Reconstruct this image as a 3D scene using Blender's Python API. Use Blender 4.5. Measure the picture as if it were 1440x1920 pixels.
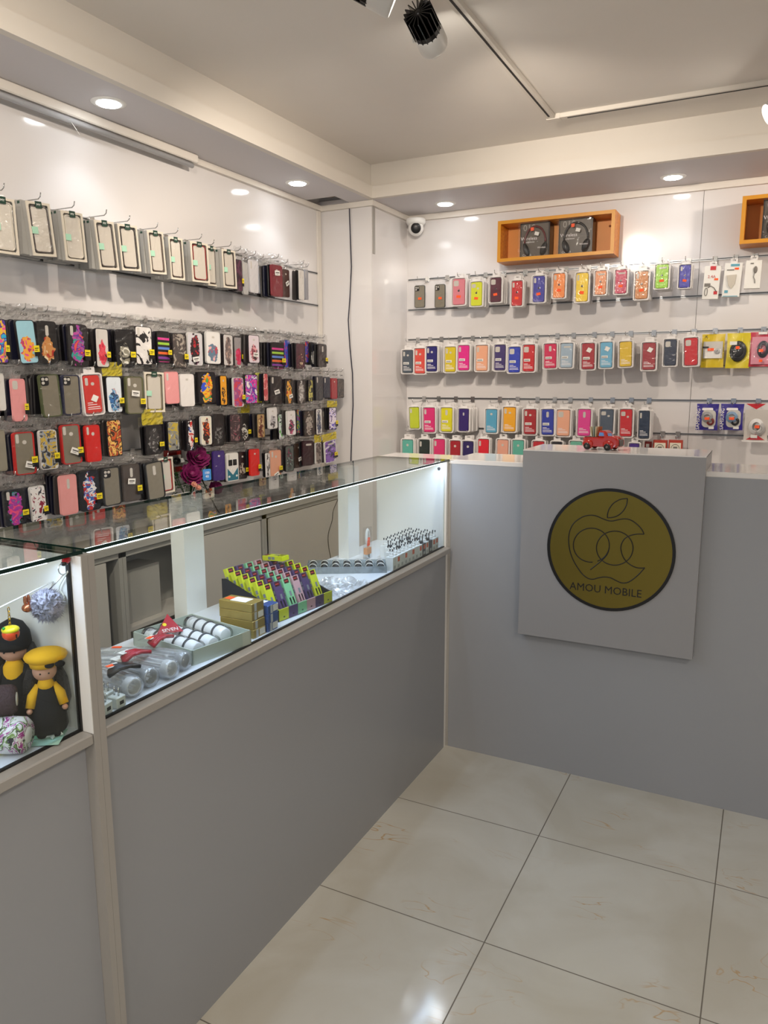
import bpy, bmesh, math, random
from mathutils import Vector, Matrix, Euler
for o in list(bpy.data.objects): bpy.data.objects.remove(o, do_unlink=True)
SC = bpy.context.scene
COL = SC.collection
random.seed(11)
PI = math.pi

# ------------------------------------------------------------------ camera
F_PX = 1406.4; YAW = -0.47098858; PIT = 0.17235404; ROLL = -0.00269696
CAM = Vector((0, 0, 1.65))
FW = Vector((math.sin(YAW)*math.cos(PIT), math.cos(YAW)*math.cos(PIT), -math.sin(PIT)))
_r = Vector((math.cos(YAW), -math.sin(YAW), 0)); _u = _r.cross(FW)
RT = math.cos(ROLL)*_r + math.sin(ROLL)*_u
UP = -math.sin(ROLL)*_r + math.cos(ROLL)*_u
cd = bpy.data.cameras.new('camera'); cam = bpy.data.objects.new('camera', cd); COL.objects.link(cam)
cd.sensor_fit = 'VERTICAL'; cd.sensor_height = 36; cd.lens = F_PX/1920*36; cd.clip_start = .01
M = Matrix((RT, UP, -FW)).transposed().to_4x4(); M.translation = CAM
cam.matrix_world = M; SC.camera = cam
def at(x, y, ax, val):
    "point of the photograph carried onto a real plane of the room"
    d = F_PX*FW + (x-720)*RT - (y-960)*UP
    i = 'XYZ'.index(ax)
    return CAM + d*((val-CAM[i])/d[i])

# ------------------------------------------------------------------ light and exposure
SC.view_settings.view_transform = 'Standard'; SC.view_settings.look = 'None'
SC.view_settings.gamma = 1; SC.view_settings.use_curve_mapping = False
SC.view_settings.exposure = 0.22
W = bpy.data.worlds.new('world'); SC.world = W; W.use_nodes = True
W.node_tree.nodes['Background'].inputs[0].default_value = (.80, .86, 1, 1)
W.node_tree.nodes['Background'].inputs[1].default_value = .32
SC.cycles.transparent_max_bounces = 24
XL, YP, XP, YB = -2.39, 3.892, -2.056, 4.362     # left wall, pillar face, pillar side, back wall
XC, YC = -1.211, 2.994                           # counter front plane, desk front plane
ZS, ZC = 2.64, 2.82                              # soffit and ceiling heights
XCOVE, YCOVE = -2.025, 3.845
def lamp(kind, name, loc, energy, color=(1, 1, 1), aim=None, size=.05, cone=90, blend=.5):
    l = bpy.data.lights.new(name, kind); l.energy = energy; l.color = color
    if kind == 'AREA': l.size = size
    else: l.shadow_soft_size = size
    if kind == 'SPOT': l.spot_size = math.radians(cone); l.spot_blend = blend
    o = bpy.data.objects.new(name, l); COL.objects.link(o); o.location = loc
    d = Vector(aim)-Vector(loc) if aim is not None else Vector((0, 0, -1))
    o.rotation_euler = d.to_track_quat('-Z', 'Y').to_euler()
    return o
COOL = (.86, .92, 1); WARM = (1, .88, .75)
DOWN = [(-2.205, -.33), (-2.205, .91), (-2.2, 2.146), (-2.21, 3.387), (-1.72, 4.15), (-.508, 4.15), (.70, 4.15), (1.9, 4.15)]
for x, y in DOWN: lamp('SPOT', 'downlight_lamp', (x, y, ZS-.03), 2.6, COOL, size=.04, cone=112, blend=.6)
# track heads: position, aim, power
TRACK = [((-1.00, 2.26, 2.68), (-.9, 4.36, 1.7), 56), ((-1.03, 2.05, 2.70), (-2.4, 3.3, 1.5), 52), ((-.035, 3.47, 2.69), (-1.6, 2.9, 1.75), 14),
         ((-1.0, .7, 2.68), (-2.4, 1.9, 1.5), 58), ((.9, 3.5, 2.66), (-.2, 4.36, 2.0), 36), ((-1.0, -.5, 2.68), (-2.4, .6, 1.4), 34)]
for p, a, e in TRACK:
    lamp('SPOT', 'track_lamp', Vector(p)+(Vector(a)-Vector(p)).normalized()*.11, e, WARM, aim=a, size=.035, cone=100, blend=.8)
for p in [(1.0, .2, 2.74), (1.0, -1.8, 2.74), (-.6, -1.6, 2.74)]: lamp('AREA', 'unseen_ceiling_fill', p, 24, (1, .91, .80), size=.6)  # unseen area lights added out of view, to fill the room with bounce

# ------------------------------------------------------------------ materials
MC = {}
def hexc(h):
    h = h.lstrip('#'); c = [int(h[i:i+2], 16)/255 for i in (0, 2, 4)]
    return tuple([(v/12.92 if v <= .04045 else ((v+.055)/1.055)**2.4) for v in c]+[1])
def mat(name, col, rough=.5, metal=0, spec=.5, emit=0, coat=0, bump=0, bscale=60, var=0, trans=0, alpha=1):
    if name in MC: return MC[name]
    m = bpy.data.materials.new(name); m.use_nodes = True; nt = m.node_tree
    b = nt.nodes['Principled BSDF']; c = hexc(col) if isinstance(col, str) else tuple(col)+(1,)
    b.inputs['Base Color'].default_value = c; b.inputs['Roughness'].default_value = rough
    b.inputs['Metallic'].default_value = metal; b.inputs['Specular IOR Level'].default_value = spec
    b.inputs['Coat Weight'].default_value = coat; b.inputs['Alpha'].default_value = alpha
    b.inputs['Transmission Weight'].default_value = trans
    if emit: b.inputs['Emission Color'].default_value = c; b.inputs['Emission Strength'].default_value = emit
    tc = nt.nodes.new('ShaderNodeTexCoord'); nz = nt.nodes.new('ShaderNodeTexNoise')
    nz.inputs['Scale'].default_value = bscale; nz.inputs['Detail'].default_value = 4
    nt.links.new(tc.outputs['Object'], nz.inputs['Vector'])
    if bump:
        bp = nt.nodes.new('ShaderNodeBump'); bp.inputs['Strength'].default_value = bump; bp.inputs['Distance'].default_value = .01
        nt.links.new(nz.outputs['Fac'], bp.inputs['Height']); nt.links.new(bp.outputs['Normal'], b.inputs['Normal'])
    if var:
        mx = nt.nodes.new('ShaderNodeMix'); mx.data_type = 'RGBA'
        mx.inputs['A'].default_value = c; mx.inputs['B'].default_value = tuple(v*(1-var) for v in c[:3])+(1,)
        nt.links.new(nz.outputs['Fac'], mx.inputs['Factor']); nt.links.new(mx.outputs['Result'], b.inputs['Base Color'])
    MC[name] = m; return m
def clear_mat(name, tint='#ffffff', gloss=.1, rough=.1, fres=1.45, bump=0, bscale=30, body=0, bodycol='#dddddd'):
    "thin see-through sheet: transparent + fresnel gloss (+ a little milky body)"
    if name in MC: return MC[name]
    m = bpy.data.materials.new(name); m.use_nodes = True; nt = m.node_tree; N = nt.nodes; L = nt.links
    N.remove(N['Principled BSDF']); out = N['Material Output']
    tr = N.new('ShaderNodeBsdfTransparent'); tr.inputs[0].default_value = hexc(tint)
    gl = N.new('ShaderNodeBsdfGlossy'); gl.inputs['Roughness'].default_value = rough
    fr = N.new('ShaderNodeFresnel'); ge = N.new('ShaderNodeNewGeometry')      # both faces of a thin sheet reflect alike
    e1 = N.new('ShaderNodeMath'); e1.operation = 'MULTIPLY_ADD'; e1.inputs[1].default_value = -2; e1.inputs[2].default_value = 1; L.new(ge.outputs['Backfacing'], e1.inputs[0])
    e2 = N.new('ShaderNodeMath'); e2.operation = 'POWER'; e2.inputs[0].default_value = fres; L.new(e1.outputs[0], e2.inputs[1]); L.new(e2.outputs[0], fr.inputs['IOR'])
    ad = N.new('ShaderNodeMath'); ad.operation = 'ADD'; ad.use_clamp = True; ad.inputs[1].default_value = gloss
    L.new(fr.outputs[0], ad.inputs[0]); mx = N.new('ShaderNodeMixShader'); L.new(ad.outputs[0], mx.inputs[0])
    base = tr
    if body:
        df = N.new('ShaderNodeBsdfDiffuse'); df.inputs[0].default_value = hexc(bodycol)
        m2 = N.new('ShaderNodeMixShader'); m2.inputs[0].default_value = body; L.new(tr.outputs[0], m2.inputs[1]); L.new(df.outputs[0], m2.inputs[2]); base = m2
    L.new(base.outputs[0], mx.inputs[1]); L.new(gl.outputs[0], mx.inputs[2]); L.new(mx.outputs[0], out.inputs[0])
    if bump:
        tc = N.new('ShaderNodeTexCoord'); nz = N.new('ShaderNodeTexNoise'); nz.inputs['Scale'].default_value = bscale; nz.inputs['Detail'].default_value = 3
        nz.inputs['Distortion'].default_value = 1.2
        L.new(tc.outputs['Object'], nz.inputs['Vector']); bp = N.new('ShaderNodeBump'); bp.inputs['Strength'].default_value = bump
        bp.inputs['Distance'].default_value = .01; L.new(nz.outputs['Fac'], bp.inputs['Height'])
        for t in (gl, fr): L.new(bp.outputs['Normal'], t.inputs['Normal'])
    MC[name] = m; return m
SEEDN = [0]
def art(bg, cols, cx=.0, cz=-.105, rx=.024, rz=.045, scale=34):
    "printed case back: a ground colour and an irregular motif of a few flat inks"
    key = 'print_%s_%s_%s_%s' % (bg, '_'.join(cols), cz, scale)
    if key in MC: return MC[key]
    SEEDN[0] += 1
    m = bpy.data.materials.new(key); m.use_nodes = True; nt = m.node_tree; N = nt.nodes; L = nt.links
    b = N['Principled BSDF']; b.inputs['Roughness'].default_value = .28
    tc = N.new('ShaderNodeTexCoord'); mp = N.new('ShaderNodeMapping'); mp.inputs['Location'].default_value = (SEEDN[0]*.731, SEEDN[0]*.37, SEEDN[0]*.19)
    L.new(tc.outputs['Object'], mp.inputs['Vector'])
    nz = N.new('ShaderNodeTexNoise'); nz.inputs['Scale'].default_value = scale; nz.inputs['Detail'].default_value = 5; nz.inputs['Distortion'].default_value = 1.3
    L.new(mp.outputs[0], nz.inputs['Vector'])
    cr = N.new('ShaderNodeValToRGB'); cr.color_ramp.interpolation = 'CONSTANT'
    n = len(cols); e = cr.color_ramp.elements
    e[0].position = 0; e[0].color = hexc(cols[0]); e[1].position = .5 if n == 2 else .42; e[1].color = hexc(cols[1 % n])
    for i in range(2, n): k = e.new(.42+.16*(i-1)/(n-2)); k.color = hexc(cols[i])
    L.new(nz.outputs['Fac'], cr.inputs[0])
    sub = N.new('ShaderNodeVectorMath'); sub.operation = 'SUBTRACT'; sub.inputs[1].default_value = (cx, 0, cz); L.new(tc.outputs['Object'], sub.inputs[0])
    ml = N.new('ShaderNodeVectorMath'); ml.operation = 'MULTIPLY'; ml.inputs[1].default_value = (1/rx, 0, 1/rz); L.new(sub.outputs[0], ml.inputs[0])
    ln = N.new('ShaderNodeVectorMath'); ln.operation = 'LENGTH'; L.new(ml.outputs[0], ln.inputs[0])
    n2 = N.new('ShaderNodeTexNoise'); n2.inputs['Scale'].default_value = 55; L.new(mp.outputs[0], n2.inputs['Vector'])
    ma = N.new('ShaderNodeMath'); ma.operation = 'MULTIPLY_ADD'; ma.inputs[1].default_value = 1.3; ma.inputs[2].default_value = -.65; L.new(n2.outputs['Fac'], ma.inputs[0])
    a2 = N.new('ShaderNodeMath'); a2.operation = 'ADD'; L.new(ln.outputs['Value'], a2.inputs[0]); L.new(ma.outputs[0], a2.inputs[1])
    lt = N.new('ShaderNodeMath'); lt.operation = 'LESS_THAN'; lt.inputs[1].default_value = 1; L.new(a2.outputs[0], lt.inputs[0])
    mx = N.new('ShaderNodeMix'); mx.data_type = 'RGBA'; mx.inputs['A'].default_value = hexc(bg)
    L.new(lt.outputs[0], mx.inputs['Factor']); L.new(cr.outputs[0], mx.inputs['B']); L.new(mx.outputs['Result'], b.inputs['Base Color'])
    MC[key] = m; return m
def stripes_mat():
    if 'stripe_print' in MC: return MC['stripe_print']
    m = bpy.data.materials.new('stripe_print'); m.use_nodes = True; nt = m.node_tree; N = nt.nodes; L = nt.links
    tc = N.new('ShaderNodeTexCoord'); sp = N.new('ShaderNodeSeparateXYZ'); L.new(tc.outputs['Object'], sp.inputs[0])
    ma = N.new('ShaderNodeMath'); ma.operation = 'MULTIPLY'; ma.inputs[1].default_value = -1/.165; L.new(sp.outputs['Z'], ma.inputs[0])
    cr = N.new('ShaderNodeValToRGB'); cr.color_ramp.interpolation = 'CONSTANT'; e = cr.color_ramp.elements
    cols = ['#0f0c10', '#d6388c', '#0f0c10', '#9ac83a', '#0f0c10', '#5a82d0', '#0f0c10', '#de6426', '#0f0c10', '#7b3293', '#0f0c10', '#d6388c']
    e[0].color = hexc(cols[0]); e[1].position = .2; e[1].color = hexc(cols[1])
    for i in range(2, len(cols)): k = e.new(.2+(i-1)*.073); k.color = hexc(cols[i])
    L.new(ma.outputs[0], cr.inputs[0]); L.new(cr.outputs[0], N['Principled BSDF'].inputs['Base Color']); N['Principled BSDF'].inputs['Roughness'].default_value = .4
    MC['stripe_print'] = m; return m
WALLM = mat('white_laminate', (.72, .69, .675), .11, spec=.5)
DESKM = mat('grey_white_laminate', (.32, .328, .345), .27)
EDGEM = mat('cream_edge_band', (.36, .34, .312), .35)
PLAST = mat('ceiling_plaster', (.80, .75, .69), .7, bump=.1, bscale=5, var=.04)
SOFF = mat('soffit_board', (.64, .61, .62), .55)
CORN = mat('cornice_cream', (.74, .69, .62), .5)
CHROME = mat('chrome', '#c8c8c6', .18, 1)
ALU = mat('aluminium', '#a9abad', .32, 1)
DARK = mat('dark_groove', '#151312', .6)
BLACK = mat('black_plastic', '#0d0c0e', .35)
WHITE = mat('white_plastic', '#e9e8e4', .35)
PAPER = mat('white_paper', '#e8e6e0', .7)
ORANGE = mat('orange_sticker', '#ff5a1c', .6)
YELLOW = mat('yellow_sticker_paper', '#e8d21a', .5)
GLASS = clear_mat('counter_glass', '#f7fbfa', .0, 0.0, 1.5)
GEDGE = mat('glass_edge_green', '#0d2a24', .15)
BAG = clear_mat('clear_bag', '#ffffff', .0, .14, 1.35, .5, 26)
FOIL = clear_mat('crinkled_clear_header', '#ffffff', .13, .055, 1.5, .9, 34, .05, '#f4f0e6')
BLIST = clear_mat('blister_plastic', '#f6f6f4', .03, .12, 1.4, .1, 30, .2, '#efefec')
LEDM = mat('led_strip_light', (.90, .95, 1), .5, emit=6)
DLM = mat('downlight_lens_light', (.95, .98, 1), .5, emit=26)
TLM = mat('track_lens_light', (1, .95, .86), .5, emit=24)

# ------------------------------------------------------------------ mesh builder
def rrect(w, h, r, n=4, cx=0, cz=0):
    p = []
    for sx, sz, a0 in ((1, 1, 0), (-1, 1, 90), (-1, -1, 180), (1, -1, 270)):
        for i in range(n+1):
            a = math.radians(a0+90*i/n); p.append((cx+sx*(w/2-r)+r*math.cos(a), cz+sz*(h/2-r)+r*math.sin(a)))
    return p
class MB:
    def __init__(s): s.v = []; s.f = []; s.m = []; s.s = []
    def add(s, v, f, m=0, sm=False):
        k = len(s.v); s.v += [tuple(q) for q in v]; s.f += [[i+k for i in q] for q in f]; s.m += [m]*len(f); s.s += [sm]*len(f); return s
    def box(s, x0, y0, z0, x1, y1, z1, m=0, rz=0, b=0):
        if b:
            c = ((x0+x1)/2, (y0+y1)/2); w, h = abs(x1-x0), abs(y1-y0)
            ring = lambda q: [(c[0]+u, c[1]+v) for u, v in ((w/2-q, h/2), (w/2, h/2-q), (w/2, -h/2+q), (w/2-q, -h/2), (-w/2+q, -h/2), (-w/2, -h/2+q), (-w/2, h/2-q), (-w/2+q, h/2))]
            P = ring(b); I = [(c[0]+(u-c[0])*(1-2*b/w), c[1]+(v-c[1])*(1-2*b/h)) for u, v in P]
            L = [[(u, v, z0) for u, v in I], [(u, v, z0+b) for u, v in P], [(u, v, z1-b) for u, v in P], [(u, v, z1) for u, v in I]]
            vs = [q for l in L for q in l]; fs = [[7-i for i in range(8)][::-1], [24+7-i for i in range(8)]]
            for k in range(3):
                for i in range(8): j = (i+1) % 8; fs.append([k*8+i, k*8+j, k*8+8+j, k*8+8+i])
            return s.add(vs, fs, m)
        v = [(x, y, z) for x in (x0, x1) for y in (y0, y1) for z in (z0, z1)]
        if rz:
            c = Vector(((x0+x1)/2, (y0+y1)/2, 0)); R = Matrix.Rotation(rz, 3, 'Z'); v = [tuple(R @ (Vector(q)-c)+c) for q in v]
        return s.add(v, [[0, 1, 3, 2], [4, 6, 7, 5], [0, 4, 5, 1], [2, 3, 7, 6], [0, 2, 6, 4], [1, 5, 7, 3]], m)
    def prism(s, pts, y0, y1, m=0, ch=0, side=None):
        "outline in x,z extruded along y; front (y0) looks to -Y and is chamfered"
        n = len(pts); cx = sum(p[0] for p in pts)/n; cz = sum(p[1] for p in pts)/n
        def inset(d):
            o = []
            for x, z in pts:
                l = math.hypot(x-cx, z-cz) or 1; o.append((x-(x-cx)/l*d*1.2, z-(z-cz)/l*d*1.2))
            return o
        R = ([(inset(ch), y0), (pts, y0+ch)] if ch else [(pts, y0)]) + [(pts, y1)]
        vs = [(x, y, z) for P, y in R for x, z in P]; side = m if side is None else side
        s.add(vs, [list(range(n))], m)
        k = len(s.v)-len(vs); K = len(R)
        fs = [[j*n+i, j*n+(i+1) % n, (j+1)*n+(i+1) % n, (j+1)*n+i] for j in range(K-1) for i in range(n)]+[[(K-1)*n+n-1-i for i in range(n)]]
        for q in fs: s.f.append([i+k for i in q]); s.m.append(side); s.s.append(False)
        return s
    def ring(s, A, B, y0, y1, m=0):
        n = len(A); vs = [(x, y, z) for P, y in ((A, y0), (B, y0), (A, y1), (B, y1)) for x, z in P]; f = []
        for i in range(n):
            j = (i+1) % n; f += [[i, j, n+j, n+i], [2*n+i, 3*n+i, 3*n+j, 2*n+j], [i, 2*n+i, 2*n+j, j], [n+i, n+j, 3*n+j, 3*n+i]]
        return s.add(vs, f, m)
    def tube(s, pts, r, seg=6, m=0, cap=True, closed=False):
        P = [Vector(p) for p in pts]; vs = []; fs = []; n = len(P); up = Vector((0, 0, 1)); pn = None
        for i, p in enumerate(P):
            t = (P[(i+1) % n]-P[i-1]) if closed else (P[min(i+1, n-1)]-P[max(i-1, 0)])
            t.normalize()
            if pn is None: pn = t.cross(up) if abs(t.z) < .95 else t.cross(Vector((1, 0, 0)))
            pn = (pn-t*pn.dot(t)); pn.normalize(); q = t.cross(pn); rr = r[i] if isinstance(r, (list, tuple)) else r
            for k in range(seg): a = 2*PI*k/seg; vs.append(p+pn*math.cos(a)*rr+q*math.sin(a)*rr)
        for i in range(n if closed else n-1):
            for k in range(seg): l = (k+1) % seg; j = (i+1) % n; fs.append([i*seg+k, i*seg+l, j*seg+l, j*seg+k])
        if cap and not closed: fs += [[seg-1-k for k in range(seg)], [(n-1)*seg+k for k in range(seg)]]
        return s.add(vs, fs, m, True)
    def lathe(s, prof, seg=16, c=(0, 0, 0), m=0, R=None, sm=True):
        vs = []; fs = []; n = len(prof); c = Vector(c)
        for r, z in prof:
            for k in range(seg):
                a = 2*PI*k/seg; q = Vector((r*math.cos(a), r*math.sin(a), z)); vs.append((R @ q if R else q)+c)
        for i in range(n-1):
            for k in range(seg): l = (k+1) % seg; fs.append([i*seg+k, i*seg+l, (i+1)*seg+l, (i+1)*seg+k])
        fs += [[seg-1-k for k in range(seg)], [(n-1)*seg+k for k in range(seg)]]
        return s.add(vs, fs, m, sm)
    def ball(s, c, rx, ry=None, rz=None, m=0, seg=14, rng=8, R=None):
        ry = ry or rx; rz = rz or rx; vs = []; fs = []; c = Vector(c)
        for i in range(rng+1):
            t = PI*(.02+.96*i/rng)
            for k in range(seg):
                a = 2*PI*k/seg; q = Vector((rx*math.sin(t)*math.cos(a), ry*math.sin(t)*math.sin(a), rz*math.cos(t))); vs.append((R @ q if R else q)+c)
        for i in range(rng):
            for k in range(seg): l = (k+1) % seg; fs.append([i*seg+k, (i+1)*seg+k, (i+1)*seg+l, i*seg+l])
        fs += [[k for k in range(seg)], [rng*seg+seg-1-k for k in range(seg)]]
        return s.add(vs, fs, m, True)
    def sheet(s, fn, nu, nv, m=0, sm=True):
        vs = [fn(i/nu, j/nv) for j in range(nv+1) for i in range(nu+1)]
        return s.add(vs, [[j*(nu+1)+i, j*(nu+1)+i+1, (j+1)*(nu+1)+i+1, (j+1)*(nu+1)+i] for j in range(nv) for i in range(nu)], m, sm)
    def mesh(s, name, mats):
        me = bpy.data.meshes.new(name); me.from_pydata(s.v, [], s.f)
        for q in mats: me.materials.append(q)
        me.polygons.foreach_set('material_index', s.m); me.polygons.foreach_set('use_smooth', s.s)
        bm = bmesh.new(); bm.from_mesh(me); bmesh.ops.recalc_face_normals(bm, faces=bm.faces); bm.to_mesh(me); bm.free(); me.update()
        return me
    def build(s, name, mats, parent=None, loc=None):
        if not isinstance(mats, (list, tuple)): mats = [mats]
        return link(name, s.mesh(name, mats), parent, loc)
def link(name, me, parent=None, loc=None):
    o = bpy.data.objects.new(name, me); COL.objects.link(o)
    if parent is not None: o.parent = parent
    if loc is not None: o.location = loc
    return o
LABELS = {}
def tag(o, label, cat, group=None):
    n = len(label.split())
    if n > 16 or n < 4: print('LABEL LENGTH', n, label)
    if label in LABELS and LABELS[label] != (group or '-'): print('LABEL DUP', label)
    if label in LABELS and not group: print('LABEL DUP', label)
    LABELS[label] = group or '-'
    o['label'] = label; o['category'] = cat
    if group: o['group'] = group
    return o
def empty(name, loc, label, cat, group=None, rot=(0, 0, 0), scale=(1, 1, 1)):
    o = bpy.data.objects.new(name, None); COL.objects.link(o); o.empty_display_size = .02
    o.location = loc; o.rotation_euler = rot; o.scale = scale
    return tag(o, label, cat, group)
def struct(name, mb, mats, parent=None):
    o = mb.build(name, mats, parent)
    if parent is None: o['kind'] = 'structure'
    return o
def setmat(o, m, i=0):
    o.material_slots[i].link = 'OBJECT'; o.material_slots[i].material = m
TXT = {}
def text_mesh(s, size=.01, depth=.0003, mt=None, align='CENTER'):
    k = (s, size, depth, mt.name if mt else '', align)
    if k in TXT: return TXT[k]
    c = bpy.data.curves.new('lettering', 'FONT'); c.body = s; c.size = size; c.extrude = depth; c.align_x = align; c.align_y = 'CENTER'; c.resolution_u = 2
    o = bpy.data.objects.new('lettering_tmp', c); COL.objects.link(o); bpy.context.view_layer.update()
    me = bpy.data.meshes.new_from_object(o.evaluated_get(bpy.context.evaluated_depsgraph_get()))
    bpy.data.objects.remove(o, do_unlink=True)
    me.transform(Matrix.Rotation(PI/2, 4, 'X'))    # letters stand up and face -Y
    me.materials.clear(); me.materials.append(mt or BLACK); TXT[k] = me; return me
def text(s, parent, loc, size=.01, mt=None, rot=(0, 0, 0), depth=.0003, name='lettering', align='CENTER'):
    o = link(name, text_mesh(s, size, depth, mt, align), parent, loc); o.rotation_euler = rot; return o

# ------------------------------------------------------------------ the room
def floor_mat():
    m = bpy.data.materials.new('marble_tile_floor'); m.use_nodes = True; nt = m.node_tree; N = nt.nodes; L = nt.links; b = N['Principled BSDF']
    tc = N.new('ShaderNodeTexCoord'); mp = N.new('ShaderNodeMapping'); mp.inputs['Location'].default_value = (.637+.597*8, -2.500+.597*12, 0)
    L.new(tc.outputs['Object'], mp.inputs[0]); br = N.new('ShaderNodeTexBrick'); br.offset = 0; br.squash = 1
    for k, v in (('Scale', 1), ('Mortar Size', .0022), ('Mortar Smooth', .3), ('Brick Width', .597), ('Row Height', .597), ('Bias', 0)): br.inputs[k].default_value = v
    L.new(mp.outputs[0], br.inputs['Vector'])
    n1 = N.new('ShaderNodeTexNoise'); n1.inputs['Scale'].default_value = 2.6; n1.inputs['Detail'].default_value = 7; n1.inputs['Distortion'].default_value = .8; L.new(tc.outputs['Object'], n1.inputs['Vector'])
    c1 = N.new('ShaderNodeValToRGB'); c1.color_ramp.elements[0].position = .35; c1.color_ramp.elements[0].color = (.52, .49, .415, 1); c1.color_ramp.elements[1].position = .62; c1.color_ramp.elements[1].color = (.60, .585, .525, 1); L.new(n1.outputs['Fac'], c1.inputs[0])
    # orange veins: thin level line of a stretched noise, kept only in patches
    m2 = N.new('ShaderNodeMapping'); m2.inputs['Rotation'].default_value = (0, 0, .7); m2.inputs['Scale'].default_value = (1, 3.2, 1); L.new(tc.outputs['Object'], m2.inputs[0])
    n2 = N.new('ShaderNodeTexNoise'); n2.inputs['Scale'].default_value = 2.1; n2.inputs['Detail'].default_value = 3; n2.inputs['Distortion'].default_value = 1.5; L.new(m2.outputs[0], n2.inputs['Vector'])
    c2 = N.new('ShaderNodeValToRGB'); e = c2.color_ramp.elements; e[0].position = .487; e[0].color = (0, 0, 0, 1); e[1].position = .5; e[1].color = (1, 1, 1, 1); k = e.new(.509); k.color = (0, 0, 0, 1); L.new(n2.outputs['Fac'], c2.inputs[0])
    n3 = N.new('ShaderNodeTexNoise'); n3.inputs['Scale'].default_value = 3.7; L.new(tc.outputs['Object'], n3.inputs['Vector'])
    c3 = N.new('ShaderNodeValToRGB'); c3.color_ramp.elements[0].position = .55; c3.color_ramp.elements[1].position = .68; L.new(n3.outputs['Fac'], c3.inputs[0])
    mu = N.new('ShaderNodeMath'); mu.operation = 'MULTIPLY'; L.new(c2.outputs[0], mu.inputs[0]); L.new(c3.outputs[0], mu.inputs[1])
    mx = N.new('ShaderNodeMix'); mx.data_type = 'RGBA'; mx.inputs['B'].default_value = (.50, .33, .16, 1); L.new(mu.outputs[0], mx.inputs['Factor']); L.new(c1.outputs[0], mx.inputs['A'])
    m4 = N.new('ShaderNodeMix'); m4.data_type = 'RGBA'; m4.inputs['B'].default_value = (.17, .15, .12, 1); L.new(br.outputs['Fac'], m4.inputs['Factor']); L.new(mx.outputs['Result'], m4.inputs['A'])
    L.new(m4.outputs['Result'], b.inputs['Base Color']); b.inputs['Roughness'].default_value = .09
    rm = N.new('ShaderNodeMath'); rm.operation = 'MULTIPLY_ADD'; rm.inputs[1].default_value = .6; rm.inputs[2].default_value = .1; L.new(br.outputs['Fac'], rm.inputs[0]); L.new(rm.outputs[0], b.inputs['Roughness'])
    return m
XR, YR = 2.6, -3.0
struct('floor', MB().box(XL-.1, YR, -.1, XR+.1, YB+.1, 0), floor_mat())
struct('ceiling', MB().box(XL-.1, YR, ZC, XR+.1, YB+.1, ZC+.1), PLAST)
struct('wall_left', MB().box(XL-.1, YR, 0, XL, YP+.1, ZS+.1), WALLM)
struct('wall_back', MB().box(XP-.02, YB, 0, XR+.1, YB+.1, ZS+.1), WALLM)
struct('wall_right', MB().box(XR, YR, 0, XR+.1, YB, ZC), WALLM)
struct('wall_corner_pillar', MB().box(XL-.02, YP, 0, XP, YB+.05, ZS+.1), WALLM)
# soffit running over both walls, with its two fascias and a square hole over the pillar corner
sf = MB()
XI = XCOVE-.03
sf.box(XL, YR, ZS, XI, 3.715, ZS+.02, 0); sf.box(-2.185, 3.715, ZS, XI, YP, ZS+.02, 0); sf.box(XL, 3.868, ZS, -2.185, YP, ZS+.02, 0)
sf.box(XL, YP, ZS, XR, YB, ZS+.02, 0); sf.box(XI, YCOVE+.03, ZS, XR, YP, ZS+.02, 0)
sf.box(XCOVE-.03, YR, ZS, XCOVE, YCOVE+.03, ZS+.062, 1); sf.box(XCOVE, YCOVE, ZS, XR, YCOVE+.03, ZS+.062, 1)
sf.box(XCOVE-.06, YR, ZS+.06, XCOVE-.022, YCOVE+.02, ZC, 1); sf.box(XCOVE-.04, YCOVE+.022, ZS+.06, XR, YCOVE+.06, ZC, 1)
struct('ceiling_soffit', sf, [SOFF, CORN])
tr = MB()
tr.box(XL, YR, ZS-.028, XL+.022, YP, ZS-.001); struct('trim_1', tr, CORN)
struct('trim_2', MB().box(XL, YP-.02, ZS-.03, XP+.02, YP, ZS-.001), CORN)
struct('trim_3', MB().box(XP, YP, ZS-.03, XP+.02, YB, ZS-.001), CORN)
struct('trim_4', MB().box(XP, YB-.02, ZS-.034, XR, YB, ZS-.001), CORN)
struct('trim_5', MB().box(XL+.001, YP-.045, 1.0, XL+.012, YP-.012, ZS-.03), CORN)
struct('trim_6', MB().box(XP+.0, YP+.012, 2.36, XP+.005, YP+.036, ZS-.03), EDGEM)
# slat-wall channels: real aluminium strips with a dark lip
GZ = [2.266, 2.086, 1.906, 1.726, 1.546, 1.366, 1.186]
k = 7
for z in GZ:
    g = MB().box(XL-.002, YR, z-.0022, XL+.0035, YP-.01, z+.0022, 0).box(XL, YR, z+.0022, XL+.005, YP-.01, z+.0055, 1).box(XL, YR, z-.0065, XL+.004, YP-.01, z-.0022, 1)
    struct('trim_%d' % k, g, [DARK, ALU]); k += 1
    xa = -.36 if z == 1.726 else XP+.01
    g = MB().box(xa, YB-.0035, z-.0018, XR, YB+.002, z+.0018, 0).box(xa, YB-.005, z+.0018, XR, YB, z+.005, 1).box(xa, YB-.004, z-.006, XR, YB, z-.0018, 1)
    struct('trim_%d' % k, g, [DARK, ALU]); k += 1
SEAM = mat('panel_seam', '#4d4641', .7)
struct('trim_%d' % k, MB().box(-.379, YB-.0012, 1.0, -.3775, YB, ZS-.03), SEAM); k += 1
struct('trim_%d' % k, MB().box(-2.195, YP-.0012, 0, -2.1937, YP, ZS-.03), mat('soft_seam', '#a8a29e', .6)); k += 1
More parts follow.
